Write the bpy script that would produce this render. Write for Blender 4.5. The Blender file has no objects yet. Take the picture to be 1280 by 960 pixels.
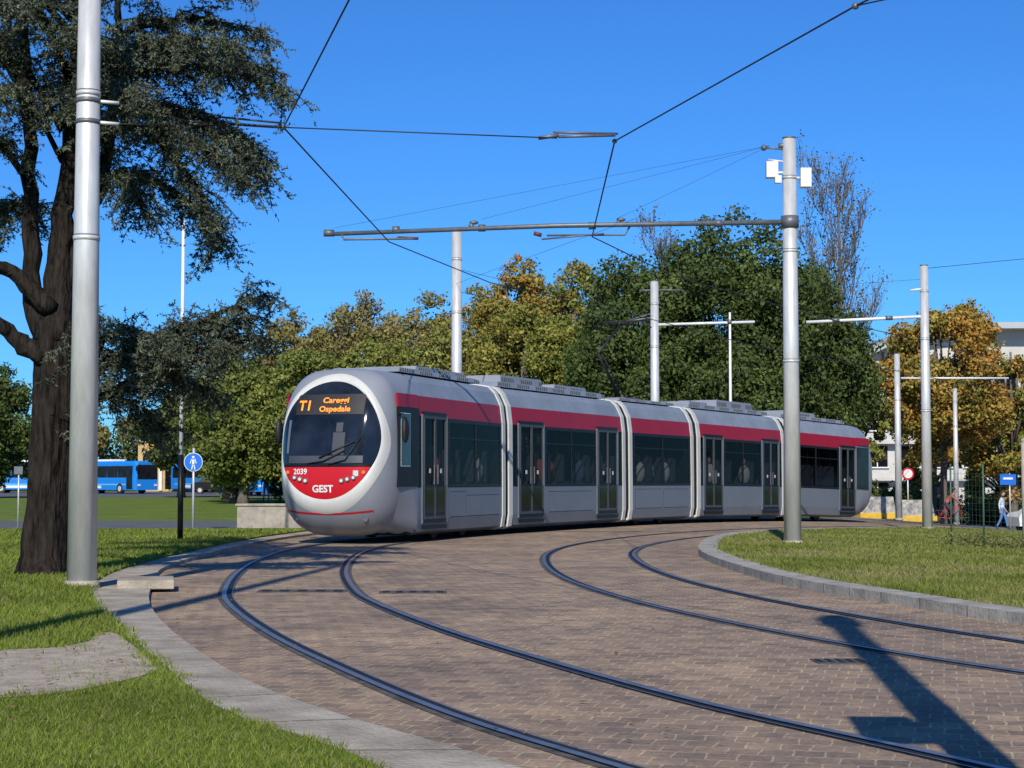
import bpy, bmesh, math, random
import numpy as np
from mathutils import Vector, Matrix
random.seed(7); RNG=np.random.default_rng(7)
S=bpy.context.scene; COL=S.collection

# ---------------------------------------------------------------- materials
def mat(name,col,rough=.6,metal=0,var=0,vscale=3,bump=0,bscale=40,col2=None,emit=0,coat=0,spec=.5,stretch=None,bdist=.02):
    m=bpy.data.materials.new(name); m.use_nodes=True; nt=m.node_tree; N=nt.nodes; L=nt.links
    b=N['Principled BSDF']; b.inputs['Roughness'].default_value=rough; b.inputs['Metallic'].default_value=metal
    b.inputs['Base Color'].default_value=(*col,1); b.inputs['Coat Weight'].default_value=coat
    b.inputs['Specular IOR Level'].default_value=spec
    if emit:
        b.inputs['Emission Color'].default_value=(*col,1); b.inputs['Emission Strength'].default_value=emit
    tc=N.new('ShaderNodeTexCoord'); src=tc.outputs['Object']
    if stretch:
        mp=N.new('ShaderNodeMapping'); mp.inputs['Scale'].default_value=stretch; N.id_data.links.new(src,mp.inputs['Vector']); src=mp.outputs[0]
    if var or col2:
        n=N.new('ShaderNodeTexNoise'); n.inputs['Scale'].default_value=vscale; n.inputs['Detail'].default_value=6; n.inputs['Roughness'].default_value=.65
        L.new(src,n.inputs['Vector'])
        r=N.new('ShaderNodeValToRGB'); r.color_ramp.elements[0].position=.35; r.color_ramp.elements[1].position=.65
        c2=col2 if col2 else tuple(min(1,c*(1+var)) for c in col)
        c1=col if col2 else tuple(c*(1-var) for c in col)
        r.color_ramp.elements[0].color=(*c1,1); r.color_ramp.elements[1].color=(*c2,1)
        L.new(n.outputs['Fac'],r.inputs['Fac']); L.new(r.outputs['Color'],b.inputs['Base Color'])
    if bump:
        n2=N.new('ShaderNodeTexNoise'); n2.inputs['Scale'].default_value=bscale; n2.inputs['Detail'].default_value=5
        L.new(src,n2.inputs['Vector'])
        bp=N.new('ShaderNodeBump'); bp.inputs['Strength'].default_value=bump; bp.inputs['Distance'].default_value=bdist
        L.new(n2.outputs['Fac'],bp.inputs['Height']); L.new(bp.outputs['Normal'],b.inputs['Normal'])
    return m
def leafmat(name,transl=.25,rough=.6):
    m=bpy.data.materials.new(name); m.use_nodes=True; nt=m.node_tree; N=nt.nodes; L=nt.links
    b=N['Principled BSDF']; b.inputs['Roughness'].default_value=rough; b.inputs['Specular IOR Level'].default_value=.2
    a=N.new('ShaderNodeAttribute'); a.attribute_name='Col'
    L.new(a.outputs['Color'],b.inputs['Base Color'])
    t=N.new('ShaderNodeBsdfTranslucent'); L.new(a.outputs['Color'],t.inputs['Color'])
    x=N.new('ShaderNodeMixShader'); x.inputs[0].default_value=transl
    L.new(b.outputs[0],x.inputs[1]); L.new(t.outputs[0],x.inputs[2]); L.new(x.outputs[0],N['Material Output'].inputs['Surface'])
    return m
M={}
M['steel']=mat('galvanised_steel',(.56,.555,.54),.42,.25,var=.16,vscale=5,stretch=(1,1,.25))
M['steel_d']=mat('dark_steel',(.14,.15,.16),.5,.4,var=.2,vscale=8)
M['wire']=mat('wire_copper_dark',(.03,.032,.035),.6,.3)
M['white']=mat('white_paint',(.68,.68,.66),.4,0,var=.06,vscale=3)
M['concrete']=mat('concrete',(.25,.21,.155),.9,0,col2=(.47,.41,.32),vscale=2.2,bump=.9,bscale=35)
M['kerb']=mat('kerb_stone',(.24,.22,.18),.85,0,col2=(.42,.39,.33),vscale=3,bump=.5,bscale=25)
M['joint']=mat('dirty_joint',(.10,.085,.06),.95)
M['asphalt']=mat('asphalt',(.10,.10,.105),.9,0,var=.2,vscale=1.2,bump=.4,bscale=80)
M['gravel']=mat('gravel_dirt',(.32,.25,.175),.95,0,col2=(.50,.42,.31),vscale=7,bump=1,bscale=60)
M['black']=mat('black_rubber',(.012,.012,.013),.6)
M['dark']=mat('dark_frame',(.008,.009,.010),.4,spec=.2)
M['dframe']=mat('door_frame_grey',(.06,.065,.072),.5,0,spec=.3)
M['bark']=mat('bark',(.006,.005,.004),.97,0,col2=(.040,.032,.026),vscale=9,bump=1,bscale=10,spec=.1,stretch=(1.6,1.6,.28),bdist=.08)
M['barkl']=mat('bark_light',(.12,.10,.08),.95,0,var=.3,vscale=8)
M['leaf']=leafmat('foliage')
M['needle']=leafmat('cedar_needles',.12,.5)
M['grassb']=leafmat('grass_blades',.35,.6)
# ---------------------------------------------------------------- mesh builder
class MB:
    def __init__(s): s.v=[];s.f=[];s.m=[];s.mats=[];s.sm=[]
    def mi(s,m):
        if m not in s.mats: s.mats.append(m)
        return s.mats.index(m)
    def face(s,idx,m,sm=False): s.f.append(tuple(idx)); s.m.append(s.mi(m)); s.sm.append(sm)
    def poly(s,pts,m,sm=False):
        o=len(s.v); s.v+= [tuple(p) for p in pts]; s.face(range(o,o+len(pts)),m,sm)
    def box(s,c,d,m,rz=0,rx=0,ry=0,taper=1):
        o=len(s.v); R=Matrix.Rotation(rz,3,'Z')@Matrix.Rotation(ry,3,'Y')@Matrix.Rotation(rx,3,'X')
        for k in (-1,1):
            t=taper if k>0 else 1
            for a,b in ((-1,-1),(1,-1),(1,1),(-1,1)):
                p=R@Vector((a*d[0]/2*t,b*d[1]/2*t,k*d[2]/2)); s.v.append((p.x+c[0],p.y+c[1],p.z+c[2]))
        for q in ((0,3,2,1),(4,5,6,7),(0,1,5,4),(1,2,6,5),(2,3,7,6),(3,0,4,7)): s.face([o+i for i in q],m)
    def tube(s,pts,r,m,n=8,cap=True,sm=True):
        pts=[Vector(p) for p in pts]
        if not hasattr(r,'__len__'): r=[r]*len(pts)
        o=len(s.v); up=None
        for i,p in enumerate(pts):
            t=(pts[min(i+1,len(pts)-1)]-pts[max(i-1,0)])
            if t.length<1e-9: t=Vector((0,0,1))
            t.normalize()
            if up is None:
                up=Vector((0,0,1)) if abs(t.z)<.9 else Vector((1,0,0))
            a=t.cross(up); 
            if a.length<1e-4: a=t.cross(Vector((0,1,0)))
            a.normalize(); b=a.cross(t).normalized(); up=b
            for k in range(n):
                an=2*math.pi*k/n; q=p+(a*math.cos(an)+b*math.sin(an))*r[i]; s.v.append(tuple(q))
        for i in range(len(pts)-1):
            for k in range(n):
                k2=(k+1)%n; s.face((o+i*n+k,o+i*n+k2,o+(i+1)*n+k2,o+(i+1)*n+k),m,sm)
        if cap:
            s.face([o+k for k in range(n)][::-1],m); e=o+(len(pts)-1)*n; s.face([e+k for k in range(n)],m)
    def grid(s,rows,m,closed=False,sm=True):
        o=len(s.v); n=len(rows[0])
        for r in rows: s.v+= [tuple(p) for p in r]
        for i in range(len(rows)-1):
            for k in range(n if closed else n-1):
                k2=(k+1)%n; mm=m(i,k) if callable(m) else m
                s.face((o+i*n+k,o+i*n+k2,o+(i+1)*n+k2,o+(i+1)*n+k),mm,sm)
    def sphere(s,c,r,m,nu=14,nv=9):
        if not hasattr(r,'__len__'): r=(r,r,r)
        rows=[]
        for j in range(nv+1):
            ph=-math.pi/2+math.pi*j/nv
            rows.append([(c[0]+r[0]*math.cos(ph)*math.cos(2*math.pi*k/nu),c[1]+r[1]*math.cos(ph)*math.sin(2*math.pi*k/nu),c[2]+r[2]*math.sin(ph)) for k in range(nu)])
        s.grid(rows,m,True)
    def obj(s,name,parent=None,loc=None,rz=None,bevel=0):
        me=bpy.data.meshes.new(name); me.from_pydata(s.v,[],s.f)
        for m in s.mats: me.materials.append(M[m] if isinstance(m,str) else m)
        me.polygons.foreach_set('material_index',s.m); me.polygons.foreach_set('use_smooth',s.sm); me.update()
        o=bpy.data.objects.new(name,me); COL.objects.link(o)
        if parent: o.parent=parent
        if loc is not None: o.location=loc
        if rz is not None: o.rotation_euler=(0,0,rz)
        if bevel:
            b=o.modifiers.new('b','BEVEL'); b.width=bevel; b.segments=2; b.limit_method='ANGLE'
        return o
def empty(name,loc=(0,0,0),rz=0):
    e=bpy.data.objects.new(name,None); COL.objects.link(e); e.location=loc; e.rotation_euler=(0,0,rz); e.empty_display_size=.3; return e
def quads(name,V,C,material,parent=None,nper=4):
    N=len(V); me=bpy.data.meshes.new(name)
    me.vertices.add(N*nper); me.vertices.foreach_set('co',V.reshape(-1).astype(np.float32))
    me.loops.add(N*nper); me.loops.foreach_set('vertex_index',np.arange(N*nper,dtype=np.int32))
    me.polygons.add(N); me.polygons.foreach_set('loop_start',np.arange(0,N*nper,nper,dtype=np.int32))
    try: me.polygons.foreach_set('loop_total',np.full(N,nper,dtype=np.int32))
    except Exception: pass
    me.update(calc_edges=True)
    a=me.color_attributes.new('Col','FLOAT_COLOR','POINT')
    c=np.ones((N,nper,4),dtype=np.float32); c[:,:,:3]=np.clip(C,0,1)[:,None,:]; a.data.foreach_set('color',c.reshape(-1))
    me.materials.append(material); o=bpy.data.objects.new(name,me); COL.objects.link(o)
    if parent: o.parent=parent
    return o
def norm(a): return a/np.maximum(np.linalg.norm(a,axis=-1,keepdims=True),1e-9)
def leaves(name,P,Nn,s,C,material,parent=None,asp=.6):
    t=norm(np.cross(Nn,RNG.normal(size=P.shape))); b=np.cross(norm(Nn),t)
    s=s[:,None]; V=np.stack([P-t*s,P+b*s*asp,P+t*s,P-b*s*asp],1)
    return quads(name,V,C,material,parent)

# ---------------------------------------------------------------- terrain
def zt(x):
    if x<2.5: return 0.
    if x<22: return -.0026*(x-2.5)**2
    return -.9887-1.014*(1-math.exp(-(x-22)/10))
ztv=np.vectorize(zt)
def cr(pts,n=8):
    P=[np.array(p,float) for p in pts]; P=[2*P[0]-P[1]]+P+[2*P[-1]-P[-2]]; out=[]
    for i in range(1,len(P)-2):
        for k in range(n):
            t=k/n; a,b,c,d=P[i-1],P[i],P[i+1],P[i+2]
            out.append(.5*((2*b)+(-a+c)*t+(2*a-5*b+4*c-d)*t*t+(-a+3*b-3*c+d)*t**3))
    out.append(P[-2]); return [tuple(p) for p in out]
def sheet(name,pts,zo,m,wall=0):
    bm=bmesh.new(); vs=[bm.verts.new((p[0],p[1],0)) for p in pts]; bm.faces.new(vs)
    bmesh.ops.triangulate(bm,faces=bm.faces[:])
    x0=min(p[0] for p in pts); x1=max(p[0] for p in pts)
    for x in range(2,70):
        if x0<x<x1: bmesh.ops.bisect_plane(bm,geom=bm.verts[:]+bm.edges[:]+bm.faces[:],plane_co=(x,0,0),plane_no=(1,0,0))
    for f in bm.faces:
        if f.normal.z<0: f.normal_flip()
    for v in bm.verts: v.co.z=zt(v.co.x)+zo
    if wall:
        be=[e for e in bm.edges if e.is_boundary]
        r=bmesh.ops.extrude_edge_only(bm,edges=be)
        for v in r['geom']:
            if isinstance(v,bmesh.types.BMVert): v.co.z-=wall
    me=bpy.data.meshes.new(name); bm.to_mesh(me); bm.free(); me.materials.append(M[m] if isinstance(m,str) else m)
    o=bpy.data.objects.new(name,me); COL.objects.link(o); return o
def offs(pts,d):
    out=[]
    for i,p in enumerate(pts):
        a=pts[max(i-1,0)]; b=pts[min(i+1,len(pts)-1)]; t=np.array(b)-np.array(a); t/=np.linalg.norm(t)
        out.append((p[0]+t[1]*d,p[1]-t[0]*d))
    return out
def strip(mb,pts,d0,d1,zo,m,side=0):
    A=offs(pts,d0);B=offs(pts,d1)
    ra=[(p[0],p[1],zt(p[0])+zo) for p in A]; rb=[(p[0],p[1],zt(p[0])+zo) for p in B]
    mb.grid([rb,ra],m,sm=False)
    if side:
        mb.grid([ra,[(p[0],p[1],p[2]-side) for p in ra]],m,sm=False); mb.grid([[(p[0],p[1],p[2]-side) for p in rb],rb],m,sm=False)

def groundmat(name,cols,scale=1.5,bs=60,fine=25):
    m=bpy.data.materials.new(name); m.use_nodes=True; nt=m.node_tree;N=nt.nodes;L=nt.links;b=N['Principled BSDF'];b.inputs['Roughness'].default_value=.95;b.inputs['Specular IOR Level'].default_value=.1
    tc=N.new('ShaderNodeTexCoord'); n=N.new('ShaderNodeTexNoise'); n.inputs['Scale'].default_value=scale; n.inputs['Detail'].default_value=8; n.inputs['Roughness'].default_value=.7
    L.new(tc.outputs['Object'],n.inputs['Vector']); n2=N.new('ShaderNodeTexNoise'); n2.inputs['Scale'].default_value=fine; n2.inputs['Detail'].default_value=4; L.new(tc.outputs['Object'],n2.inputs['Vector'])
    mx=N.new('ShaderNodeMath'); mx.operation='MULTIPLY_ADD'; L.new(n2.outputs['Fac'],mx.inputs[0]); mx.inputs[1].default_value=.5; 
    m3=N.new('ShaderNodeMath'); m3.operation='MULTIPLY'; m3.inputs[1].default_value=.5; L.new(n.outputs['Fac'],m3.inputs[0]); L.new(m3.outputs[0],mx.inputs[2])
    r=N.new('ShaderNodeValToRGB'); e=r.color_ramp.elements; e[0].position=.38;e[1].position=.62; e[0].color=(*cols[0],1); e[1].color=(*cols[-1],1)
    for i,c in enumerate(cols[1:-1]): q=e.new(.38+.24*(i+1)/(len(cols)-1)); q.color=(*c,1)
    L.new(mx.outputs[0],r.inputs['Fac']); L.new(r.outputs['Color'],b.inputs['Base Color'])
    bp=N.new('ShaderNodeBump'); bp.inputs['Strength'].default_value=.8; bp.inputs['Distance'].default_value=.03; n4=N.new('ShaderNodeTexNoise'); n4.inputs['Scale'].default_value=bs; n4.inputs['Detail'].default_value=5
    L.new(tc.outputs['Object'],n4.inputs['Vector']); L.new(n4.outputs['Fac'],bp.inputs['Height']); L.new(bp.outputs['Normal'],b.inputs['Normal'])
    return m
M['grass']=groundmat('grass_ground',[(.07,.11,.018),(.13,.18,.028),(.20,.235,.045)],.5,40,9)
M['grassdry']=groundmat('grass_dry',[(.12,.15,.028),(.20,.19,.06),(.32,.24,.14)],.5,40,9)
def brickmat():
    m=bpy.data.materials.new('brick_paving'); m.use_nodes=True; nt=m.node_tree;N=nt.nodes;L=nt.links;b=N['Principled BSDF'];b.inputs['Roughness'].default_value=.85;b.inputs['Specular IOR Level'].default_value=.2
    tc=N.new('ShaderNodeTexCoord'); mp=N.new('ShaderNodeMapping'); mp.inputs['Rotation'].default_value=(0,0,math.radians(14)); L.new(tc.outputs['Object'],mp.inputs['Vector'])
    nd_=N.new('ShaderNodeTexNoise'); nd_.inputs['Scale'].default_value=5; L.new(mp.outputs[0],nd_.inputs['Vector'])
    ad=N.new('ShaderNodeMix'); ad.data_type='RGBA'; ad.blend_type='LINEAR_LIGHT'; ad.inputs[0].default_value=.022; L.new(mp.outputs[0],ad.inputs[6]); L.new(nd_.outputs['Color'],ad.inputs[7])
    br=N.new('ShaderNodeTexBrick'); L.new(ad.outputs[2],br.inputs['Vector']); br.inputs['Scale'].default_value=1
    br.inputs['Brick Width'].default_value=.15; br.inputs['Row Height'].default_value=.18; br.inputs['Mortar Size'].default_value=.009; br.inputs['Mortar Smooth'].default_value=.5
    br.inputs['Color1'].default_value=(.31,.225,.165,1); br.inputs['Color2'].default_value=(.20,.152,.12,1); br.inputs['Mortar'].default_value=(.40,.325,.21,1); br.inputs['Bias'].default_value=-.1
    def nz(sc,p0,p1,c0,c1):
        n=N.new('ShaderNodeTexNoise'); n.inputs['Scale'].default_value=sc; n.inputs['Detail'].default_value=8; n.inputs['Roughness'].default_value=.7; L.new(tc.outputs['Object'],n.inputs['Vector'])
        r=N.new('ShaderNodeValToRGB'); r.color_ramp.elements[0].position=p0;r.color_ramp.elements[1].position=p1; r.color_ramp.elements[0].color=(*c0,1); r.color_ramp.elements[1].color=(*c1,1); L.new(n.outputs['Fac'],r.inputs['Fac']); return n,r
    def mul(a,bb):
        x=N.new('ShaderNodeMix'); x.data_type='RGBA'; x.blend_type='MULTIPLY'; x.inputs[0].default_value=1; L.new(a,x.inputs[6]); L.new(bb,x.inputs[7]); return x.outputs[2]
    n,r=nz(.5,.33,.7,(.68,.69,.72),(1.38,1.33,1.22)); n2,r2=nz(30,.3,.7,(.70,.70,.70),(1.3,1.3,1.3)); n3,r3=nz(3,.38,.62,(.76,.77,.80),(1.2,1.17,1.1))
    L.new(mul(mul(mul(br.outputs['Color'],r.outputs['Color']),r2.outputs['Color']),r3.outputs['Color']),b.inputs['Base Color'])
    bp=N.new('ShaderNodeBump'); bp.inputs['Strength'].default_value=.6; bp.inputs['Distance'].default_value=.008; bp.invert=True
    sb=N.new('ShaderNodeMath'); sb.operation='MULTIPLY_ADD'; L.new(n2.outputs['Fac'],sb.inputs[0]); sb.inputs[1].default_value=-.6; L.new(br.outputs['Fac'],sb.inputs[2])
    L.new(sb.outputs[0],bp.inputs['Height']); L.new(bp.outputs['Normal'],b.inputs['Normal'])
    return m
M['brick']=brickmat()

# ---- surfaces
sheet('ground',[(-500,-60),(600,-60),(600,900),(-500,900)],0,'grass')
Rk=cr([(2.2,2),(1.3,4),(.6,5.9),(-.07,7.46),(-.92,8.96),(-1.7,10.7),(-2.8,14.1),(-3.63,17.3),(-4.28,20.7),(-4.85,24.4),(-5.0,30.5),(-4.85,35.8),(-4.3,40.5)],6)
Gk=cr([(1.4,2),(.55,4),(-.1,5.9),(-.70,7.46),(-1.45,8.8),(-2.05,10.5),(-3.15,13.9),(-4.2,17.3),(-4.95,20.7),(-5.3,24.4),(-5.4,30.5),(-5.25,35.8),(-4.75,41)],6)
Kr=cr([(14,4),(8,8.5),(5.6,12),(4.44,14.9),(3.78,17.7),(3.33,19.9),(3.1,22.4),(3.02,26.9),(3.3,30.5),(4.1,35.4),(5.5,39.8),(8.2,44.5),(11.2,49.8),(14.5,55.5)],6)
sheet('brick_paving',Rk+[(-3.2,43),(0,49),(4,56),(9,64),(14,71),(22,84),(34,84),(24,68)]+Kr[::-1]+[(14,1),(3,1)],.004,'brick')
mb=MB(); zz=.055
mb.grid([[(p[0],p[1],zz) for p in Gk],[(p[0],p[1],zz) for p in Rk]],'concrete',sm=False)
mb.grid([[(p[0],p[1],zz) for p in Rk],[(p[0],p[1],-.02) for p in Rk]],'concrete',sm=False)
for i in range(15,len(Rk)-1,4):
    a,b=Gk[i],Rk[i]; ax,bx_=np.array(a),np.array(b); t=np.array(Rk[i+1])-np.array(Rk[i]); t/=np.linalg.norm(t); t*=.005
    mb.poly([(ax[0]-t[0],ax[1]-t[1],zz+.003),(bx_[0]-t[0],bx_[1]-t[1],zz+.003),(bx_[0]+t[0],bx_[1]+t[1],zz+.003),(ax[0]+t[0],ax[1]+t[1],zz+.003)],'joint')
mb.obj('concrete_footpath')
Lg=Gk+[(-4.8,42),(-90,43),(-90,-5),(1.6,-5)]
sheet('grass_verge',Lg,.085,'grass',.09)
GPc=cr([(-9,12.2),(-3.6,11.8),(-3.14,13.2),(-2.85,12.7),(-2.35,11.2),(-2.18,10.5),(-2.45,9.55),(-2.9,9.2),(-4,8.7),(-9,8.0)],4)
sheet('gravel_patch',GPc,.089,'gravel')
mb=MB(); strip(mb,Kr,0,.34,.11,'kerb',.12)
KA,KB=offs(Kr,-.003),offs(Kr,.34)
for i in range(6,len(Kr)-1,2):
    t=np.array(Kr[i+1])-np.array(Kr[i]); t/=np.linalg.norm(t); t*=.006; a,b=KA[i],KB[i]
    mb.poly([(a[0]-t[0],a[1]-t[1],zt(a[0])+.113),(b[0]-t[0],b[1]-t[1],zt(b[0])+.113),(b[0]+t[0],b[1]+t[1],zt(b[0])+.113),(a[0]+t[0],a[1]+t[1],zt(a[0])+.113)],'joint')
    mb.poly([(a[0]-t[0],a[1]-t[1],zt(a[0])+.113),(a[0]+t[0],a[1]+t[1],zt(a[0])+.113),(a[0]+t[0],a[1]+t[1],zt(a[0])),(a[0]-t[0],a[1]-t[1],zt(a[0]))],'joint')
mb.obj('kerb')
Rg=offs(Kr,.34)+[(24,68),(60,66),(80,30),(80,3),(15,3)]
sheet('grass_island',Rg,.10,'grassdry',.05)
sheet('road',[(-5.3,42.0),(-90,43.6),(-90,54),(0.5,52.5),(-1.0,49.5),(-3.2,43)],.008,'asphalt')
sheet('bus_lane_road',[(-140,128),(20,128),(20,185),(-140,185)],.006,'asphalt')
M['pale']=mat('pale_asphalt',(.20,.195,.19),.9,0,var=.15,vscale=.5)
sheet('street',[(14,71.3),(22,84.3),(34,84.3),(24.3,68.3),(60,67),(120,90),(120,170),(8,170),(8,95)],.012,'pale')

# ---- tram tracks
C1=cr([(3.9,2.5),(2.45,5),(1.3,7.46),(.34,9.5),(-.63,12.2),(-1.35,14.5),(-2.08,17.3),(-2.5,19.5),(-2.98,23.4),(-3.25,27.5),(-3.25,31.2),(-2.7,35),(-1.3,39.8),(2.03,46.95),(4.36,51.35),(8.0,57.2),(11.5,61.8),(17,69),(26,80)],10)
C2=cr([(9,5),(5.9,8.5),(4.15,11.15),(3.15,13.5),(2.4,16),(1.85,18.5),(1.38,22),(1.22,26),(1.4,30),(2.1,34),(3.5,38.3),(5.7,43),(8.6,48),(12,53.5),(16,59.5),(21,66),(30,77)],10)
M['rail']=mat('rail_steel',(.22,.235,.26),.42,.7,var=.25,vscale=6)
M['groove']=mat('rail_groove',(.02,.021,.024),.8,spec=.2)
M['seal']=mat('rail_seal_bitumen',(.085,.08,.073),.85,var=.5,vscale=6,spec=.2)
for k,C in enumerate((C1,C2)):
    mb=MB()
    for s in (-1,1):
        c=s*.7175
        strip(mb,C,c-.085,c+.085,.008,'seal')
        strip(mb,C,c-.045*s-.026,c-.045*s+.026,.012,'groove') 
        strip(mb,C,c+.012*s-.026,c+.012*s+.026,.018,'rail')
        strip(mb,C,c-.078*s-.007,c-.078*s+.007,.015,'rail')
    mb.obj('tram_track')
mb=MB()
for (x,y,w,d) in ((-2.35,19.4,1.0,.45),(-1.1,19.2,.75,.4),(2.25,11.9,.35,.3)):
    mb.box((x,y,.006),(w,d,.012),'seal',rz=.05)
    for i in range(5): mb.box((x-w*.4+i*w*.2,y,.0135),(w*.1,d*.7,.004),'groove',rz=.05)
mb.obj('drain_cover')
mb=MB(); mb.box((-4.15,19.6,.09),(.62,.9,.10),'concrete',rz=.2); mb.obj('utility_cover_slab',bevel=.01)

# ---- grass blades
def inpoly(x,y,poly):
    c=np.zeros(x.shape,bool); n=len(poly)
    for i in range(n):
        x1,y1=poly[i];x2,y2=poly[(i+1)%n]
        if y1==y2: continue
        k=((y1>y)!=(y2>y))&(x<(x2-x1)*(y-y1)/(y2-y1)+x1); c^=k
    return c
def pnoise(x,y,s):
    return (np.sin(x*s*1.3+np.sin(y*s*.9)*1.7)+np.sin(y*s*1.1+1.3+np.sin(x*s*.7)*2.1)+np.sin((x+y)*s*2.3))*.33
def blades(name,poly,n,y0,y1,zo,dry,excl=None,hmul=1):
    y=np.exp(RNG.uniform(math.log(y0),math.log(y1),n)); x=RNG.uniform(-.34,.34,n)*y
    jx=x+.07*pnoise(x,y,9)+RNG.normal(0,.03,n); jy=y+.1*pnoise(y,x,8)
    k=inpoly(jx,jy,poly)
    if excl is not None: k&=~(inpoly(jx+.1*pnoise(x,y,3),jy+.12*pnoise(y,x,4),excl)&(RNG.random(n)>.015+.2*np.clip(pnoise(x,y,2.2)-.3,0,1)))
    x=x[k];y=y[k];n=len(x)
    pn=pnoise(x,y,1.1)+RNG.normal(0,.25,n)
    if dry: 
        kk=RNG.random(n)>np.clip(1.3*(pn+.1),.1,.93); x=x[kk];y=y[kk];pn=pn[kk];n=len(x)
    sc=np.clip(y/10,.8,3.2); h=RNG.uniform(.02,.05,n)*np.clip(sc,.8,1.4)*hmul; w=.0042*sc
    a=RNG.uniform(0,math.pi,n); lean=RNG.normal(0,.6,(n,2))*h[:,None]
    b=np.stack([x,y,ztv(x)+zo-.005],1); dx=np.stack([np.cos(a)*w,np.sin(a)*w,0*a],1)
    t=b+np.concatenate([lean,h[:,None]],1); V=np.stack([b-dx,b+dx,t],1)
    f=RNG.random(n)[:,None]; C=np.array([.115,.165,.018])*(1-f)+np.array([.27,.32,.05])*f
    if dry: f2=np.clip(pn*.9+.5,0,1)[:,None]*.65; C=C*(1-f2)+np.array([.31,.26,.11])*f2
    C=C*(1+.28*pn[:,None])
    st=RNG.random(n)<.06; C[st]=np.array([.32,.27,.13])
    quads(name,V,C,M['grassb'],nper=3)
blades('lawn_grass_blades',Lg,360000,7,41,.085,False,GPc)
blades('island_grass_blades',Rg,420000,14,55,.10,True)
n=1500; y=np.exp(RNG.uniform(math.log(8),math.log(40),n)); x=RNG.uniform(-.32,.1,n)*y; k=RNG.random(n)<np.where(x<-2.5,1,.22); x=x[k];y=y[k]; n=len(x)
P=np.stack([x,y,ztv(x)+.02+.09*(inpoly(x,y,Lg))],1)
leaves('fallen_leaves',P,np.array([0,0,1])+RNG.normal(0,.15,(n,3)),RNG.uniform(.010,.026,n),np.array([.22,.14,.06])*RNG.uniform(.5,1.4,(n,1)),M['leaf'])

# ---------------------------------------------------------------- tram
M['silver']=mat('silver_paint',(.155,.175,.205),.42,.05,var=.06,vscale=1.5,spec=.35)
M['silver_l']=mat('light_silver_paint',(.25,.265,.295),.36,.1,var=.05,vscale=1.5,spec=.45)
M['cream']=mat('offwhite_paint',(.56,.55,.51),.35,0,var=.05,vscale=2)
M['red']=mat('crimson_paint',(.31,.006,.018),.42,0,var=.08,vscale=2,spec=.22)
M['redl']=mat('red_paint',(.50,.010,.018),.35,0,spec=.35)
M['redd']=mat('dark_red_insulator',(.12,.03,.02),.5)
M['glasso']=mat('dark_building_glass',(.004,.005,.006),.06,0,col2=(.015,.016,.019),vscale=1.3,spec=.2)
M['wind']=mat('windscreen_glass',(.005,.007,.011),.06,0,col2=(.018,.024,.036),vscale=1.1,spec=.4)
def seeglass():
    m=bpy.data.materials.new('tinted_glass'); m.use_nodes=True; nt=m.node_tree;N=nt.nodes;L=nt.links;b=N['Principled BSDF']
    b.inputs['Base Color'].default_value=(.003,.003,.004,1); b.inputs['Roughness'].default_value=.04; b.inputs['Specular IOR Level'].default_value=.12
    t=N.new('ShaderNodeBsdfTransparent'); t.inputs['Color'].default_value=(.46,.47,.47,1)
    x=N.new('ShaderNodeMixShader'); x.inputs[0].default_value=.68; L.new(b.outputs[0],x.inputs[1]); L.new(t.outputs[0],x.inputs[2]); L.new(x.outputs[0],N['Material Output'].inputs['Surface']); return m
M['glass']=seeglass()
M['roof']=mat('roof_grey',(.23,.26,.30),.5,.1,var=.12,vscale=1.5)
M['led']=mat('amber_led',(1,.24,.015),.5,emit=1.0)
M['lamp']=mat('lamp_glass',(.75,.75,.72),.1,.2)
M['orange']=mat('indicator_orange',(.8,.2,.02),.2)
M['seatb']=mat('seat_blue_grey',(.05,.06,.10),.7); M['inner']=mat('interior_lining',(.045,.045,.045),.7); M['skin']=mat('skin',(.45,.27,.19),.6); M['hair']=mat('hair',(.03,.02,.015),.7); M['grab']=mat('yellow_grab_pole',(.5,.36,.05),.4)
M['blue']=mat('sign_blue',(.01,.14,.62),.35); M['yel']=mat('yellow_paint',(.62,.38,.04),.6,var=.15)
for nm,c in (('pc1',(.5,.5,.5)),('pc2',(.10,.13,.25)),('pc3',(.45,.08,.07))): M[nm]=mat('passenger_clothes_'+nm,c,.8)
PR=[(0,.13),(.98,.13),(1.16,.20),(1.2,.45),(1.2,1.08),(1.19,2.52),(1.14,2.93),(1.0,3.22),(.86,3.36),(.5,3.42),(0,3.43)]
PM=['black','silver','silver','silver','glass','red','roof','roof','roof','roof']
def profpts(sc=1,cz=1.83):
    R=[(x*sc,cz+(z-cz)*sc) for x,z in PR]; return R+[(-x,z) for x,z in R[-2:0:-1]]
PMs=PM+PM[::-1]
def body(mb,y0,y1,mats=None,sc=1):
    P=profpts(sc); a=[(x,y0,z) for x,z in P]; b=[(x,y1,z) for x,z in P]
    mb.grid([b,a],(lambda i,k:PMs[k]) if mats is None else mats,True,sm=False)
    mb.poly(a,'black' if mats is None else mats); mb.poly(b[::-1],'black' if mats is None else mats)
rp=random.Random(5)
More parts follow.
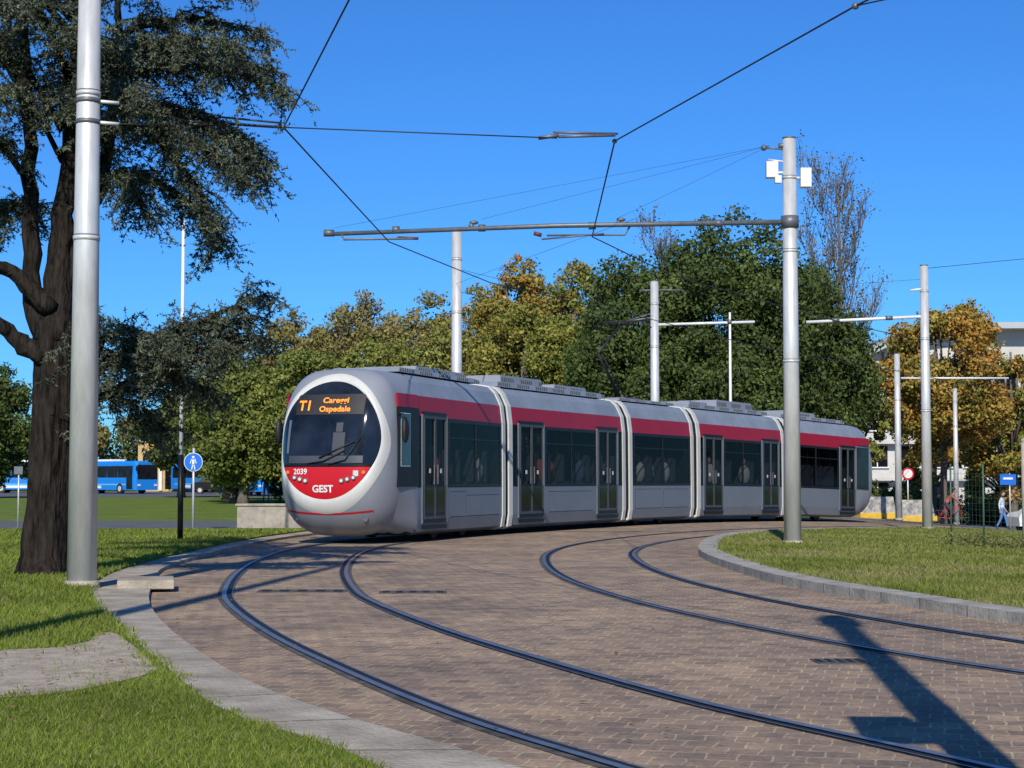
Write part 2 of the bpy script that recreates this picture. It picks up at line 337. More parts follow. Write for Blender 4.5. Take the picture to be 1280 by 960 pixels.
def interior(mb,y0,y1):
    mb.box((0,(y0+y1)/2,.62),(2.2,y1-y0-.1,.5),'inner'); mb.box((0,(y0+y1)/2,2.78),(2.0,y1-y0-.1,.3),'inner')
    y=y0+.6
    while y<y1-.5:
        for s in (-1,1):
            if rp.random()<.75:
                x=s*.72; mb.box((x,y,1.15),(.75,.45,.1),'seatb'); mb.box((x,y+.24,1.5),(.75,.07,.75),'seatb')
                if rp.random()<.5:
                    xx=x+rp.uniform(-.15,.15); c=rp.choice(('pc1','pc2','pc3')); mb.sphere((xx,y+.08,1.45),(.2,.14,.32),c,10,7); mb.sphere((xx,y+.03,1.86),(.085,.095,.12),'skin',10,7); mb.sphere((xx,y+.06,1.89),(.09,.095,.11),'hair',10,7)
        if rp.random()<.5: mb.tube([(.45,y+.4,.87),(.45,y+.4,2.63)],.018,'grab',6)
        y+=.85
NA,NB,NN,NC=1.2,1.65,3.5,1.78
_c=np.polyfit([.13,.7,1.2,1.6,2.0,2.5,3.0,3.42],[.80,.93,.97,.94,.87,.76,.62,.50],4)
def nd(u,z):
    r=min(1,((abs(u)/NA)**NN+(abs(z-NC)/NB)**NN)**(1/NN)); return float(np.polyval(_c,z))*(max(0,1-r**4.6))**.5
def sup(th):
    c,s=math.cos(th),math.sin(th); k=((abs(c)/NA)**NN+(abs(s)/NB)**NN)**(-1/NN); return c*k,NC+s*k
def polar_prof(th):
    P=profpts(); c,s=math.cos(th),math.sin(th); best=None
    for i in range(len(P)):
        x1,z1=P[i];x2,z2=P[(i+1)%len(P)]; z1-=NC;z2-=NC
        den=c*(z2-z1)-s*(x2-x1)
        if abs(den)<1e-9: continue
        t=(x1*(z2-z1)-z1*(x2-x1))/den
        w=((t*c-x1)*(x2-x1)+(t*s-z1)*(z2-z1))/((x2-x1)**2+(z2-z1)**2)
        if t>0 and -1e-6<=w<=1+1e-6 and (best is None or t<best): best=t
    return best*c,NC+best*s
def text_mesh(txt,size,u0,z0,m,off,parent,bold=0,dfun=nd,name='lettering',xs=1):
    cu=bpy.data.curves.new('t','FONT'); cu.body=txt; cu.size=size; cu.align_x='CENTER'; cu.offset=bold; cu.resolution_u=3
    o=bpy.data.objects.new('t',cu); COL.objects.link(o); bpy.context.view_layer.update()
    me=bpy.data.meshes.new_from_object(o.evaluated_get(bpy.context.evaluated_depsgraph_get())); bpy.data.objects.remove(o)
    for v in me.vertices:
        u=u0+v.co.x*xs; z=z0+v.co.y; v.co=(u,-(dfun(u,z)+off),z)
    me.materials.append(M[m]); q=bpy.data.objects.new(name,me); COL.objects.link(q); q.parent=parent
E1=(2.01,1.045,1.15); E2=(1.94,1.15,1.38)
ZS=1.50
def nose(mb):
    NT=96; ths=[2*math.pi*i/NT for i in range(NT)]
    zc,a,b=E1
    zs=[zc-b*math.cos(math.pi*i/36)*.9995 for i in range(37)]; zs=[z for z in zs if abs(z-ZS)>.03]+[ZS]; zs.sort()
    rows=[]
    for z in zs:
        w=a*math.sqrt(max(0,1-((z-zc)/b)**2))
        rows.append([(w*(2*j/30-1),-nd(w*(2*j/30-1),z),z) for j in range(31)])
    i52=zs.index(ZS)
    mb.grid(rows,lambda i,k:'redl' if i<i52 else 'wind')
    def ell(th,zc,a,b): return a*math.cos(th),zc+b*math.sin(th)
    R=[]
    for k in range(7):
        t=k/6; row=[]
        for th in ths:
            p=ell(th,*E1); q=ell(th,*E2); u=p[0]*(1-t)+q[0]*t; z=p[1]*(1-t)+q[1]*t
            row.append((u,-(nd(u,z)+.025*math.sin(math.pi*t)**.6 if 0<k<6 else nd(u,z)),z))
        R.append(row)
    mb.grid(R,'cream',True)
    R=[]
    for k in range(13):
        t=1-(1-k/12)**2; row=[]
        for th in ths:
            p=ell(th,*E2); q=sup(math.atan2(math.sin(th)*1.3,math.cos(th))); u=p[0]*(1-t)+q[0]*t; z=p[1]*(1-t)+q[1]*t
            row.append((u,-nd(u,z) if k<12 else 0,z))
        R.append(row)
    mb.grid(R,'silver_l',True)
    R=[[ (p[0],0,p[1]) for p in (sup(math.atan2(math.sin(t)*1.3,math.cos(t))) for t in ths)]]
    for yy,t in ((.3,.35),(.6,.75),(.9,1.0)):
        row=[]
        for th in ths:
            tt=math.atan2(math.sin(th)*1.3,math.cos(th)); p=sup(tt)
            an=math.atan2(p[1]-NC,p[0]); q=polar_prof(an); row.append((p[0]*(1-t)+q[0]*t,yy,p[1]*(1-t)+q[1]*t))
        R.append(row)
    def mm(i,k):
        z=R[i][k][2]; return 'black' if z<.2 and abs(R[i][k][0])<1.0 else 'silver_l'
    mb.grid(R,mm,True)
def sidepanel(mb,y0,y1,z0,z1,m,pr=.008,th=.03,sides=(1,-1),sl=.0):
    for s in sides:
        x=s*(1.2+pr-th/2); mb.box((x,(y0+y1)/2,(z0+z1)/2),(th,abs(y1-y0),z1-z0),m)
def door(mb,y0,y1):
    sidepanel(mb,y0,y1,.36,1.12,'dark',.010)
    sidepanel(mb,y0,y1,2.50,2.62,'dark',.010)
    for s in (1,-1):
        w=(y1-y0); n=2
        for i in range(n):
            a=y0+.04+i*(w-.08)/n; b=a+(w-.08)/n
            for q in (a+.03,b-.03): sidepanel(mb,q-.018,q+.018,.44,2.54,'dframe',.018,.02,(s,))
            sidepanel(mb,a+.052,b-.052,.44,.50,'dframe',.018,.02,(s,)); sidepanel(mb,a+.052,b-.052,2.48,2.54,'dframe',.018,.02,(s,)); sidepanel(mb,a+.06,b-.06,.56,1.08,'glasso',.016,.02,(s,))
            mb.box((s*1.235,b-.1 if i==0 else a+.1,1.35),(.02,.02,.4),'steel_d')
            mb.box((s*1.222,(a+b)/2,1.42),(.006,.09,.09),'cream')
    sidepanel(mb,y0,y1,.24,.31,'dark',.02)
    sidepanel(mb,y0-.06,y0,.36,2.56,'silver',.014); sidepanel(mb,y1,y1+.06,.36,2.56,'silver',.014)
def windows(mb,y0,y1,n):
    w=(y1-y0)/n
    for i in range(n+1):
        sidepanel(mb,y0+i*w-.04,y0+i*w+.04,1.09,2.52,'dark',.006,.02)
    for i in range(n):
        sidepanel(mb,y0+i*w+.041,y0+(i+1)*w-.041,2.10,2.13,'dark',.006,.02); sidepanel(mb,y0+i*w+.041,y0+(i+1)*w-.041,1.09,1.15,'dark',.006,.02); sidepanel(mb,y0+i*w+.041,y0+(i+1)*w-.041,2.44,2.52,'dark',.006,.02)
def hatch(mb,y0,y1,z0=.36,z1=.98):
    sidepanel(mb,y0-.012,y1+.012,max(z0,.47)-.012,z1+.012,'dark',.003,.02); sidepanel(mb,y0,y1,max(z0,.47),z1,'silver',.007,.02)
def roofbox(mb,y0,y1,h=.14,w=1.5,m='silver_l'):
    c=3.42+h/2; mb.box((0,(y0+y1)/2,c),(w,y1-y0,h),m,taper=.94)
    n=int((y1-y0)/.12)
    for i in range(n):
        if i%9<6: mb.box((w/2*.985,y0+.1+i*.12,c),(.02,.06,h*.6),'steel_d')
def ring(mb,y,w=.2):
    P=profpts(1.016);Q=profpts(.985)
    for A,B in ((y-w/2,y+w/2),):
        mb.grid([[(x,B,z) for x,z in P],[(x,A,z) for x,z in P]],'cream',True,sm=False)
        for yy in (A,B): mb.grid([[(x,yy,z) for x,z in P],[(x,yy,z) for x,z in Q]],'cream',True,sm=False)
def bogie(mb,y):
    for s in (-1,1):
        for d in (-.85,.85):
            mb.tube([(s*.62,y+d,.32),(s*.76,y+d,.32)],.31,'black',24)
tram=empty('tram',(0,0,0))
ARTS=[(-3.62,33.1),(-1.24,40.0),(2.03,47.04),(4.36,51.4),(8.0,57.3),(12.3,62.9)]
mods=[]
for i in range(5):
    a,b=ARTS[i],ARTS[i+1]; dx,dy=b[0]-a[0],b[1]-a[1]; mods.append((a,math.atan2(dx,dy),math.hypot(dx,dy)))
def modempty(i):
    a,h,L=mods[i]; e=bpy.data.objects.new('module_%d'%(i+1),None); COL.objects.link(e); e.parent=tram
    za=zt(a[0]); b=ARTS[i+1]; zb=zt(b[0]); e.location=(a[0],a[1],za+.02); e.rotation_euler=(math.atan2(zb-za,L),0,-h); return e,L
G=.22
e,L=modempty(0); e0=e
NY=.96
mb=MB(); nose(mb)
mb.v=[(x,y+NY,z) for x,y,z in mb.v]
body(mb,NY+.9,L-G); interior(mb,NY+1.0,L-G-.05)
ring(mb,L-G-.05)
for s in (1,-1):
    sidepanel(mb,NY-.15,NY+.92,1.10,2.66,'dark',.012,.04,(s,)); sidepanel(mb,NY-.02,NY+.46,1.5,2.55,'lamp',.016,.03,(s,)); sidepanel(mb,NY-.005,NY+.445,1.515,2.535,'wind',.019,.03,(s,))
    mb.box((s*1.176,NY+.38,2.80),(.04,1.04,.27),'red',ry=-s*.10)
door(mb,NY+1.15,NY+2.45); windows(mb,NY+2.6,L-.5,2)
hatch(mb,NY+2.7,NY+3.6);hatch(mb,NY+3.7,L-.6,.42,.9)
roofbox(mb,NY+.9,L-.7,.10,1.55,'roof'); roofbox(mb,NY+2.2,L-1.2,.20,1.3)
bogie(mb,4.7)
mb.obj('cab_body',e)
def nd1(u,z): return nd(u,z)-NY
mb=MB()
def patch(mb,u0,u1,z0,z1,m,off,n=10,cu=0):
    rows=[]
    for j in range(5):
        z=z0+(z1-z0)*j/4
        rows.append([(u0+(u1-u0)*i/n,-(nd1(u0+(u1-u0)*i/n,z+cu*((i/n)-.5)**2)+off),z+cu*((i/n)-.5)**2) for i in range(n+1)])
    mb.grid(rows,m)
patch(mb,-.72,.72,2.50,2.90,'black',.012)
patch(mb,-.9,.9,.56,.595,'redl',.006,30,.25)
patch(mb,-.93,.93,ZS-.01,ZS+.035,'dark',.012,30)
M['seat']=mat('cab_interior_dim',(.045,.05,.06),.5); M['cab_refl']=mat('painted_cab_reflection',(.12,.14,.17),.3)
patch(mb,-.78,.78,1.56,1.70,'seat',.008,20); patch(mb,.15,.40,1.72,2.15,'seat',.006,8); patch(mb,.2,.34,2.16,2.34,'seat',.006,8)
patch(mb,-.86,-.80,1.75,2.4,'cab_refl',.006,4)  # pale bluish strip painted onto the windscreen as a reflection
for s in (-1,1):
    for i,(uu,rr) in enumerate(((.38,.05),(.5,.05),(.62,.045))):
        u=s*uu; z=1.22+.03*i; y=-nd1(u,z); mb.tube([(u,y-.03,z),(u,y+.05,z)],rr,'steel_d',16); mb.tube([(u,y-.036,z),(u,y-.02,z)],rr*.6,'lamp' ,16)
    u=s*.80; z=1.38; y=-nd1(u,z); mb.tube([(u,y-.02,z),(u,y+.04,z)],.035,'orange',12)
    u=s*.74; z=.48; y=-nd1(u,z); mb.tube([(u,y-.02,z),(u,y+.04,z)],.045,'steel_d',12)
def onface(u,z,off): return (u,-(nd1(u,z)+off),z)
mb.tube([onface(-.35,1.55,.03),onface(.0,1.60,.04),onface(.42,1.80,.035)],.012,'black',6)
mb.tube([onface(.1,1.53,.03),onface(.45,1.62,.04),onface(.72,2.05,.035)],.012,'black',6)
mb.tube([onface(-.1,1.66,.03),onface(.62,1.98,.03)],.016,'black',6)
for s in (-1,1):
    mb.tube([(s*1.14,NY-.0,2.5),(s*1.30,NY-.15,2.52),(s*1.36,NY-.15,2.4)],.022,'black',6)
    mb.sphere((s*1.36,NY-.15,2.2),(.07,.11,.25),'black')
mb.box((.66,-nd1(.66,1.33)-.01,1.36),(.11,.01,.11),'cream')
mb.obj('front_fittings',e)
text_mesh('T1',.27,-.52,2.59,'led',.02,e,.006,nd1)
text_mesh('Careggi',.15,.12,2.73,'led',.02,e,.003,nd1,xs=1.2)
text_mesh('Ospedale',.15,.12,2.56,'led',.02,e,.003,nd1,xs=1.15)
text_mesh('2039',.15,-.50,1.345,'white',.012,e,.003,nd1)
text_mesh('GEST',.19,-.02,1.0,'white',.012,e,.006,nd1)
e,L=modempty(1); mb=MB(); body(mb,G,L-G); interior(mb,G+.05,L-G-.05); ring(mb,G+.05); ring(mb,L-G-.05)
door(mb,.75,2.15); windows(mb,2.3,L-2.3,2); door(mb,L-2.15,L-.75); hatch(mb,2.5,L-2.5,.42,.95); roofbox(mb,.5,L-.5,.13,1.5,'roof'); roofbox(mb,.9,3.4,.30,1.3); roofbox(mb,4.2,6.4,.24,1.2); mb.obj('carriage_body',e)
e,L=modempty(2); mb=MB(); body(mb,G,L-G); interior(mb,G+.05,L-G-.05); ring(mb,G+.05); ring(mb,L-G-.05); windows(mb,.5,L-.5,2); hatch(mb,.6,2.4);hatch(mb,2.55,L-.6); bogie(mb,L/2); roofbox(mb,.5,L-.5,.08,1.5,'roof')
mb.box((0,1.9,3.52),(1.1,1.1,.06),'steel_d')
for s in(-.4,.4):
    for d in (-.4,.4): mb.tube([(s,1.9+d,3.43),(s,1.9+d,3.6)],.05,'redd',8)
mb.tube([(0,2.2,3.6),(0,.75,4.75)],[.05,.04],'black',8); mb.tube([(0,.75,4.75),(0,2.35,5.72)],[.04,.03],'black',8)
mb.tube([(.25,2.0,3.6),(.12,.8,4.7)],.018,'black',6)
mb.tube([(-.35,2.35,5.68),(.35,2.35,5.68)],.03,'black',6)
for d in (-.16,.16):
    mb.tube([(-.85,2.35+d,5.58),(-.6,2.35+d,5.76),(.6,2.35+d,5.76),(.85,2.35+d,5.58)],.025,'black',6)
mb.tube([(0,2.19,5.72),(0,2.51,5.72)],.02,'steel_d',6)
mb.obj('carriage_body',e)
e,L=modempty(3); mb=MB(); body(mb,G,L-G); interior(mb,G+.05,L-G-.05); ring(mb,G+.05); ring(mb,L-G-.05)
door(mb,.65,1.95); windows(mb,2.1,L-2.1,2); door(mb,L-1.95,L-.65); roofbox(mb,.5,L-.5,.13,1.5,'roof'); roofbox(mb,.9,2.2,.22,1.2); roofbox(mb,2.6,5.4,.34,1.4); mb.obj('carriage_body',e)
e,L=modempty(4); mb=MB(); nose(mb); mb.v=[(-x,L-(y+NY),z) for x,y,z in mb.v]; body(mb,G,L-NY-.9); interior(mb,G+.05,L-NY-1); ring(mb,G+.05)
windows(mb,.5,L-NY-2.3,2); door(mb,L-NY-2.15,L-NY-1.0); sidepanel(mb,L-NY-.86,L-NY+.05,1.12,2.6,'glasso',.012); bogie(mb,2.2); roofbox(mb,.5,L-NY-.9,.12,1.5); roofbox(mb,.9,3.2,.26,1.3)
for s in (1,-1): mb.box((s*1.176,L-NY-.40,2.80),(.04,1.0,.27),'red',ry=-s*.10)
mb.obj('cab_body',e)
for i in range(1,5):
    p=ARTS[i]; h=(mods[i-1][1]+mods[i][1])/2; mb=MB()
    for k in range(7):
        body(mb,-.27+k*.08,-.27+k*.08+.04,'black',.955); 
    body(mb,-.262,.262,'black',.92)
    mb.obj('gangway_bellows',tram,(p[0],p[1],zt(p[0])+.02),-h)

# ---------------------------------------------------------------- poles
def pole(x,y,h,r0=.16,r1=.115,name='overhead_line_pole',parts=None,joints=(.45,.72,.9)):
    z=zt(x); e=empty(name,(x,y,z)); mb=MB()
    mb.tube([(0,0,0),(0,0,h)],[r0,r1],'steel',18)
    mb.tube([(0,0,.05),(0,0,.14)],[r0*1.25,r0*1.12],'concrete',18)
    for j in joints:
        rr=r0+(r1-r0)*j; mb.tube([(0,0,h*j),(0,0,h*j+.05)],rr+.008,'steel',18); mb.tube([(0,0,h*j+.05),(0,0,h*j+.065)],rr+.003,'steel_d',18)
    mb.tube([(0,0,h),(0,0,h+.03)],r1*1.03,'steel_d',18)
    if parts: parts(mb)
    mb.obj('mast',e); return e
def p_left(mb):
    for z in (5.28,5.52): mb.tube([(0,0,z-.025),(0,0,z+.025)],.14,'steel_d',16); mb.tube([(.1,0,z),(.32,.1,z)],.02,'white',8)
pole(-4.78,19.2,8.2,.165,.115,parts=p_left,joints=(.48,.68,.9))
def p_main(mb):
    L0=-8.87
    mb.tube([(0,0,6.16),(L0*.5,.55,6.17),(L0,1.2,6.10)],[.05,.047,.042],'steel_d',10)
    mb.tube([(0,0,6.05),(0,0,6.27)],.17,'steel_d',16)
    mb.tube([(L0-.1,1.2,6.12),(L0+.1,1.2,6.12)],.07,'steel_d',8)
    for k in (.15,.42,.66,.85): mb.tube([(L0*k-.07,1.2*k,6.16),(L0*k+.07,1.2*k,6.16)],.07,'steel_d',8)
    for k in (.36,.68): mb.tube([(L0*k,1.2*k,6.16),(L0*k-.05,1.2*k,6.24)],.045,'steel_d',8); mb.sphere((L0*k+.02,1.2*k,6.27),(.09,.05,.04),'steel_d')
    mb.tube([(-3.0,.45,6.15),(-3.1,.45,5.98),(-4.6,.55,5.98)],.022,'steel_d',6); mb.tube([(-3.5,.45,6.0),(-4.7,.5,5.9)],.018,'steel_d',6)
    mb.tube([(-4.7,.52,5.98),(-4.85,.52,6.02)],.04,'redd',8)
    mb.tube([(L0+.25,1.15,6.1),(L0+.3,1.1,5.98),(-7.1,.9,5.97)],.022,'steel_d',6); mb.tube([(-7.1,.9,5.97),(-7.5,1.0,6.0)],.03,'redd',8)
    mb.box((-.34,-.02,7.15),(.22,.2,.30),'white'); mb.tube([(0,0,7.1),(-.3,0,7.1)],.03,'steel',6); mb.tube([(0,0,7.3),(-.4,0,7.35)],.02,'steel',6)
    mb.box((-.24,-.12,6.95),(.12,.14,.14),'white'); mb.box((.30,0,7.0),(.2,.22,.36),'white'); mb.tube([(0,0,7.0),(.25,0,7.0)],.03,'steel',6)
    mb.tube([(-.1,0,7.55),(-.45,0,7.58)],.02,'steel_d',6); mb.sphere((-.48,0,7.58),.06,'steel_d')
    mb.tube([(-.05,0,7.62),(-.2,0,7.62)],.05,'steel_d',8)
pole(5.27,32.4,7.75,.165,.125,parts=p_main)
pole(-1.45,45,7.8,.15,.13)
def p3(mb):
    z=6.33; mb.tube([(0,0,z),(3.2,-.5,z+.05)],.045,'white',8); mb.tube([(0,0,z+1.15),(-.5,0,z+1.12)],.03,'steel_d',6); mb.tube([(0,0,z+1.15),(.95,-.1,z+1.12)],.025,'steel_d',6)
    mb.tube([(0,0,z+.25),(-1.1,.2,z+.1)],.03,'steel_d',6); mb.tube([(0,0,z+.4),(-1.0,.2,z+.12)],.02,'steel_d',6); mb.sphere((2.4,-.4,z+.06),.08,'steel_d')
pole(4.66,56,7.75,.16,.13,parts=p3)
def p4(mb):
    z=6.15; mb.tube([(0,0,z),(-3.3,.5,z-.12)],.045,'white',8); mb.tube([(0,0,z+.8),(-.4,0,z+.75)],.03,'white',6)
    for k in (.3,.75): mb.tube([(-3.3*k-.1,.5*k,z-.1*k),(-3.3*k+.1,.5*k,z-.1*k)],.07,'steel_d',6)
pole(11.8,49,7.6,.15,.115,parts=p4)
pole(16.6,74,7.2,.15,.12)
def p6(mb): mb.tube([(-2.6,0,7.1),(2.6,0,7.1)],.05,'white',6)
pole(21.4,83,6.6,.13,.1,parts=p6)
def p7(mb): mb.tube([(-2.2,0,6.7),(3.2,0,6.7)],.05,'white',6)
pole(31.5,112,7.0,.13,.1,parts=p7)
def lamp(x,y,h,r,name='street_lamp',head=True):
    z=zt(x);e=empty(name,(x,y,z)); mb=MB(); mb.tube([(0,0,0),(0,0,h)],[r,r*.55],'white',10); mb.tube([(0,0,0),(0,0,1.0)],r*1.5,'steel_d',10); mb.tube([(0,0,0),(0,0,.03)],r*3,'steel_d',12)
    mb.obj('lamp_column',e); return e
e=empty('street_lamp',(-6.5,33.8,0)); mb=MB()
mb.tube([(0,0,0),(0,0,1.75)],.055,'dark',10); mb.tube([(0,0,1.7),(0,0,6.4)],[.045,.03],'white',10); mb.tube([(0,0,6.4),(0,-.25,6.75)],.02,'white',6); mb.box((0,-.3,6.78),(.1,.35,.05),'white'); mb.tube([(0,0,0),(0,0,.04)],.13,'dark',12)
mb.obj('lamp_column',e)
lamp(8.9,70,8.2,.08,head=False)
e=empty('tall_light_mast',(-4.65,5.0,0)); mb=MB(); mb.tube([(0,0,0),(0,0,14.5)],[.16,.09],'steel',16); mb.tube([(0,0,0),(0,0,.05)],.3,'steel',16); mb.box((0,0,14.5),(1.2,.3,.15),'steel'); mb.obj('mast',e)
def p8(mb):
    mb.box((-.30,0,3.05),(.32,.3,.45),'white'); mb.tube([(0,0,3.05),(-.3,0,3.05)],.04,'steel',6)
    mb.box((0,0,7.5),(.34,.26,.5),'white')
pole(1.72,4.2,7.9,.14,.12,parts=p8)
e=empty('pedestrian_cycle_sign',(-7.95,43,0)); mb=MB(); mb.tube([(0,0,0),(0,0,2.05)],.03,'steel',10); mb.tube([(0,-.03,1.7),(0,-.05,1.7)],.235,'white',28); mb.tube([(0,-.05,1.7),(0,-.054,1.7)],.22,'blue',28)
mb.sphere((0,-.06,1.82),(.035,.006,.035),'white'); mb.box((0,-.06,1.70),(.06,.006,.13),'white'); mb.box((-.025,-.06,1.58),(.025,.006,.14),'white',ry=.2); mb.box((.03,-.06,1.58),(.025,.006,.14),'white',ry=-.2)
mb.box((-.06,-.06,1.72),(.02,.006,.12),'white',ry=.3); mb.box((.06,-.06,1.72),(.02,.006,.12),'white',ry=-.3)
mb.obj('sign_plate',e)
e=empty('signpost',(-12.6,44,0)); mb=MB(); mb.tube([(0,0,0),(0,0,1.6)],.02,'steel',8); mb.box((0,-.03,1.5),(.22,.03,.2),'steel_d'); mb.obj('post',e)

# ---------------------------------------------------------------- wires
mb=MB()
def wire(pts,r=.011,sag=0):
    mb.tube([Vector(p) for p in pts],r,'wire',5)
n1=(-2.95,22,5.80); n2=(1.38,22.9,5.80)
wire([(2.2,5.2,5.8),(.1,10.5,5.8),(-1.5,15.9,5.8),n1],.010); wire([n1,(-2.35,32.7,5.8),(-.5,39.5,5.8),(4,48.5,5.78),(8,56,5.6),(13,62.5,5.4),(20,72,5.1)],.012)
wire([(9,6,5.8),(5.2,11,5.8),(3.3,16.3,5.8),n2],.010); wire([n2,(1.5,32,5.8),(3.6,38.2,5.8),(8.8,47.5,5.7),(14,55,5.5),(21,65,5.1)],.012)
wire([(-4.5,19.3,5.52),(-3.95,21,5.66),n1],.007); wire([(-4.5,19.3,5.28),(-3.7,21.2,5.66)],.006)
wire([n1,(.6,22.6,5.78)],.009)
mb.tube([(-4.05,21.4,5.74),(-3.85,21.5,5.76)],.03,'white',8)
mb.tube([(-3.85,21.5,5.76),n1],.02,'steel_d',8); mb.tube([(-3.7,21.5,5.83),(-3.0,22,5.86)],.014,'steel_d',8); mb.sphere(n1,.035,'steel_d')
mb.tube([(.62,22.6,5.80),(1.38,22.8,5.86)],.02,'steel_d',8); mb.tube([(.55,22.6,5.86),(1.42,22.9,5.90)],.016,'steel_d',8); mb.tube([(.35,22.6,5.78),(.62,22.6,5.82)],.026,'steel_d',8); mb.sphere(n2,.035,'steel_d')
wire([(3.3,16.3,5.8),(9,14,6.5)],.008); mb.sphere((3.3,16.3,5.8),.035,'steel_d')
top=(4.9,32.4,7.6)
wire([top,(-3.5,33.6,6.2)],.003); wire([top,(-.6,33,6.28)],.003); wire([top,(2,32.8,6.26)],.003)
wire([(2.4,33,6.3),(-1.5,45,6.4)],.004)
wire([(-1.45,45,6.2),(3.4,50,5.8)],.008); wire([(4.66,56,6.6),(-1.45,45,6.8)],.006); wire([(11.8,49,7.3),(24,44,8)],.008); wire([(11.8,49,7.0),(4.66,56,7.2)],.005)
wire([(16.6,74,6.0),(21.4,83,5.6)],.010); wire([(21.4,83,5.5),(60,90,5.0)],.010)
mb.obj('overhead_wires')

# ---------------------------------------------------------------- trees
def tree(name,x,y,top,rad,cols,n=26000,base=1.5,leaf=.13,seed=0,trunk=.28,sparse=0,clumps=90,z0=None,shape=1.0,cs=1.0):
    r=np.random.default_rng(seed); z=zt(x) if z0 is None else z0; e=empty(name,(x,y,z))
    hz=(top-z-base)/2; cz=base+hz
    d=norm(r.normal(size=(clumps,3))); rr=r.uniform(.3,1,clumps)**.45
    c=d*rr[:,None]*np.array([rad,rad,hz])*.88
    c[:,:2]*= (1-.35*shape*np.clip(c[:,2:3]/hz,0,1)); c[:,2]+=cz+r.normal(0,.03*hz,clumps)
    cr_=r.uniform(.10,.25,clumps)*cs*rad*np.where(c[:,2]>cz+hz*.5,.8,1)
    w=cr_**2; w/=w.sum(); idx=r.choice(clumps,n,p=w)
    dd=norm(r.normal(size=(n,3))); q=r.uniform(.35,1.2,n)+np.abs(r.normal(0,.12,n))
    lump=1+.3*np.sin(dd[:,0]*5+idx)*np.cos(dd[:,2]*6+idx*2)
    P=c[idx]+dd*(cr_[idx]*q*lump)[:,None]*np.array([1,1,.8])
    Nn=dd+r.normal(0,.7,(n,3))
    cols=np.array(cols); ci=r.integers(0,len(cols),clumps); cc=cols[ci]*r.uniform(.75,1.25,(clumps,1))
    C=cc[idx]*r.uniform(.6,1.4,(n,1))
    sw=r.random(n)<.4; C[sw]=cols[r.integers(0,len(cols),sw.sum())]
    leaves('crown',P,Nn,r.uniform(.6,1.3,n)*leaf,C,M['leaf'],e)
    mb=MB(); mb.tube([(0,0,-.1),(0,0,.4),(.1,0,base+hz*.3),(.05,.1,cz),(0,0,cz+hz*.6)],[trunk*1.4,trunk,trunk*.8,trunk*.5,trunk*.15],'barkl' if sparse else 'bark',8)
    for k in r.choice(clumps,min(26,clumps),False):
        p=c[k]; s=(0,0,max(base*.7,p[2]*.55)); m_=(p[0]*.5,p[1]*.5,(s[2]+p[2])/2+.2); mb.tube([s,m_,tuple(p)],[trunk*.4,trunk*.22,.03],'barkl' if sparse else 'bark',5)
    mb.obj('trunk',e); return e
DK=[(.060,.088,.022),(.08,.115,.028),(.105,.14,.036),(.065,.09,.024)]
OL=[(.24,.21,.07),(.28,.235,.08),(.20,.19,.055),(.26,.21,.085)]
YG=[(.21,.23,.05),(.26,.26,.055),(.16,.19,.04)]
YG2=[(.14,.17,.038),(.18,.20,.045),(.11,.14,.03)]
AU=[(.38,.24,.05),(.32,.26,.055),(.24,.23,.05),(.44,.23,.045)]
tree('holm_oak_tree',6.3,82,13.0,4.4,DK,64000,.6,.105,1,clumps=190,shape=.45)
tree('holm_oak_tree',10.1,80,14.3,4.8,DK,80000,.6,.105,2,clumps=230,shape=.35)
tree('holm_oak_tree',13.5,83,12.7,4.4,DK,60000,.4,.105,3,clumps=180,shape=.6)
tree('holm_oak_tree',8.5,77,8.5,4.4,DK,40000,.2,.105,4,clumps=100)
for i,(x,y,t,r_,c) in enumerate([(-15.8,98,9.6,3.4,YG2),(-12.4,100,11.9,3.7,OL),(-8.8,97,12.6,3.8,OL),(-5.3,99,12.9,3.8,OL),(-2.0,96,12.8,3.5,YG+AU),(.3,95,14.4,3.0,AU),(3.0,96,14.6,3.5,YG+AU[:2]),(-10.6,90,8.8,3.9,YG2+YG),(-6.8,91,9.6,3.8,YG),(-3.0,90,10.0,3.8,YG+OL),(.6,88,10.8,3.8,YG+AU[1:3]),(3.8,89,11.8,3.2,YG2+YG),(-14.2,91,7.2,2.8,YG2)]):
    tree('reflection_tree',x,y,t,r_,c,34000,.3,.11,20+i,sparse=1,clumps=170,shape=.7)
tree('autumn_tree',22.0,88,11.3,3.6,AU,38000,2.4,.11,50,sparse=1,clumps=110,trunk=.2,shape=.6)
tree('autumn_tree',27.6,95,8.6,2.8,AU+YG,22000,1.0,.12,51,sparse=1,clumps=80,shape=.5)
tree('autumn_tree',24.6,101,9.0,2.8,AU+YG,16000,1.8,.12,60,sparse=1,clumps=70)
tree('shrub_tree',17.0,86,9.2,2.0,YG+OL,24000,.0,.11,52,clumps=80)
tree('shrub_tree',29.8,104,6.5,3.0,YG,14000,.0,.13,53,clumps=50)
tree('reflection_tree',-36.5,120,10.2,4.2,DK,26000,.5,.15,54,clumps=80)
tree('reflection_tree',-26,178,10.5,5.2,YG+AU,18000,.5,.19,55,clumps=80)
tree('reflection_tree',-18.2,110,8.4,2.6,YG2,18000,.6,.13,56,clumps=60)
tree('reflection_tree',-33.5,184,10.5,5,AU,16000,1.2,.2,57,clumps=60)
tree('reflection_tree',-23.8,124,7.5,3.4,DK+YG2,18000,1.6,.16,59,clumps=60)
for i,(x,y) in enumerate([(34,56),(41,64),(30,44),(48,72),(38,48)]): tree('reflection_tree',x,y,12,5.5,[(.03,.045,.015),(.04,.055,.018)],12000,.2,.28,70+i,clumps=70)  # dark trees added out of view for the tram windows to reflect
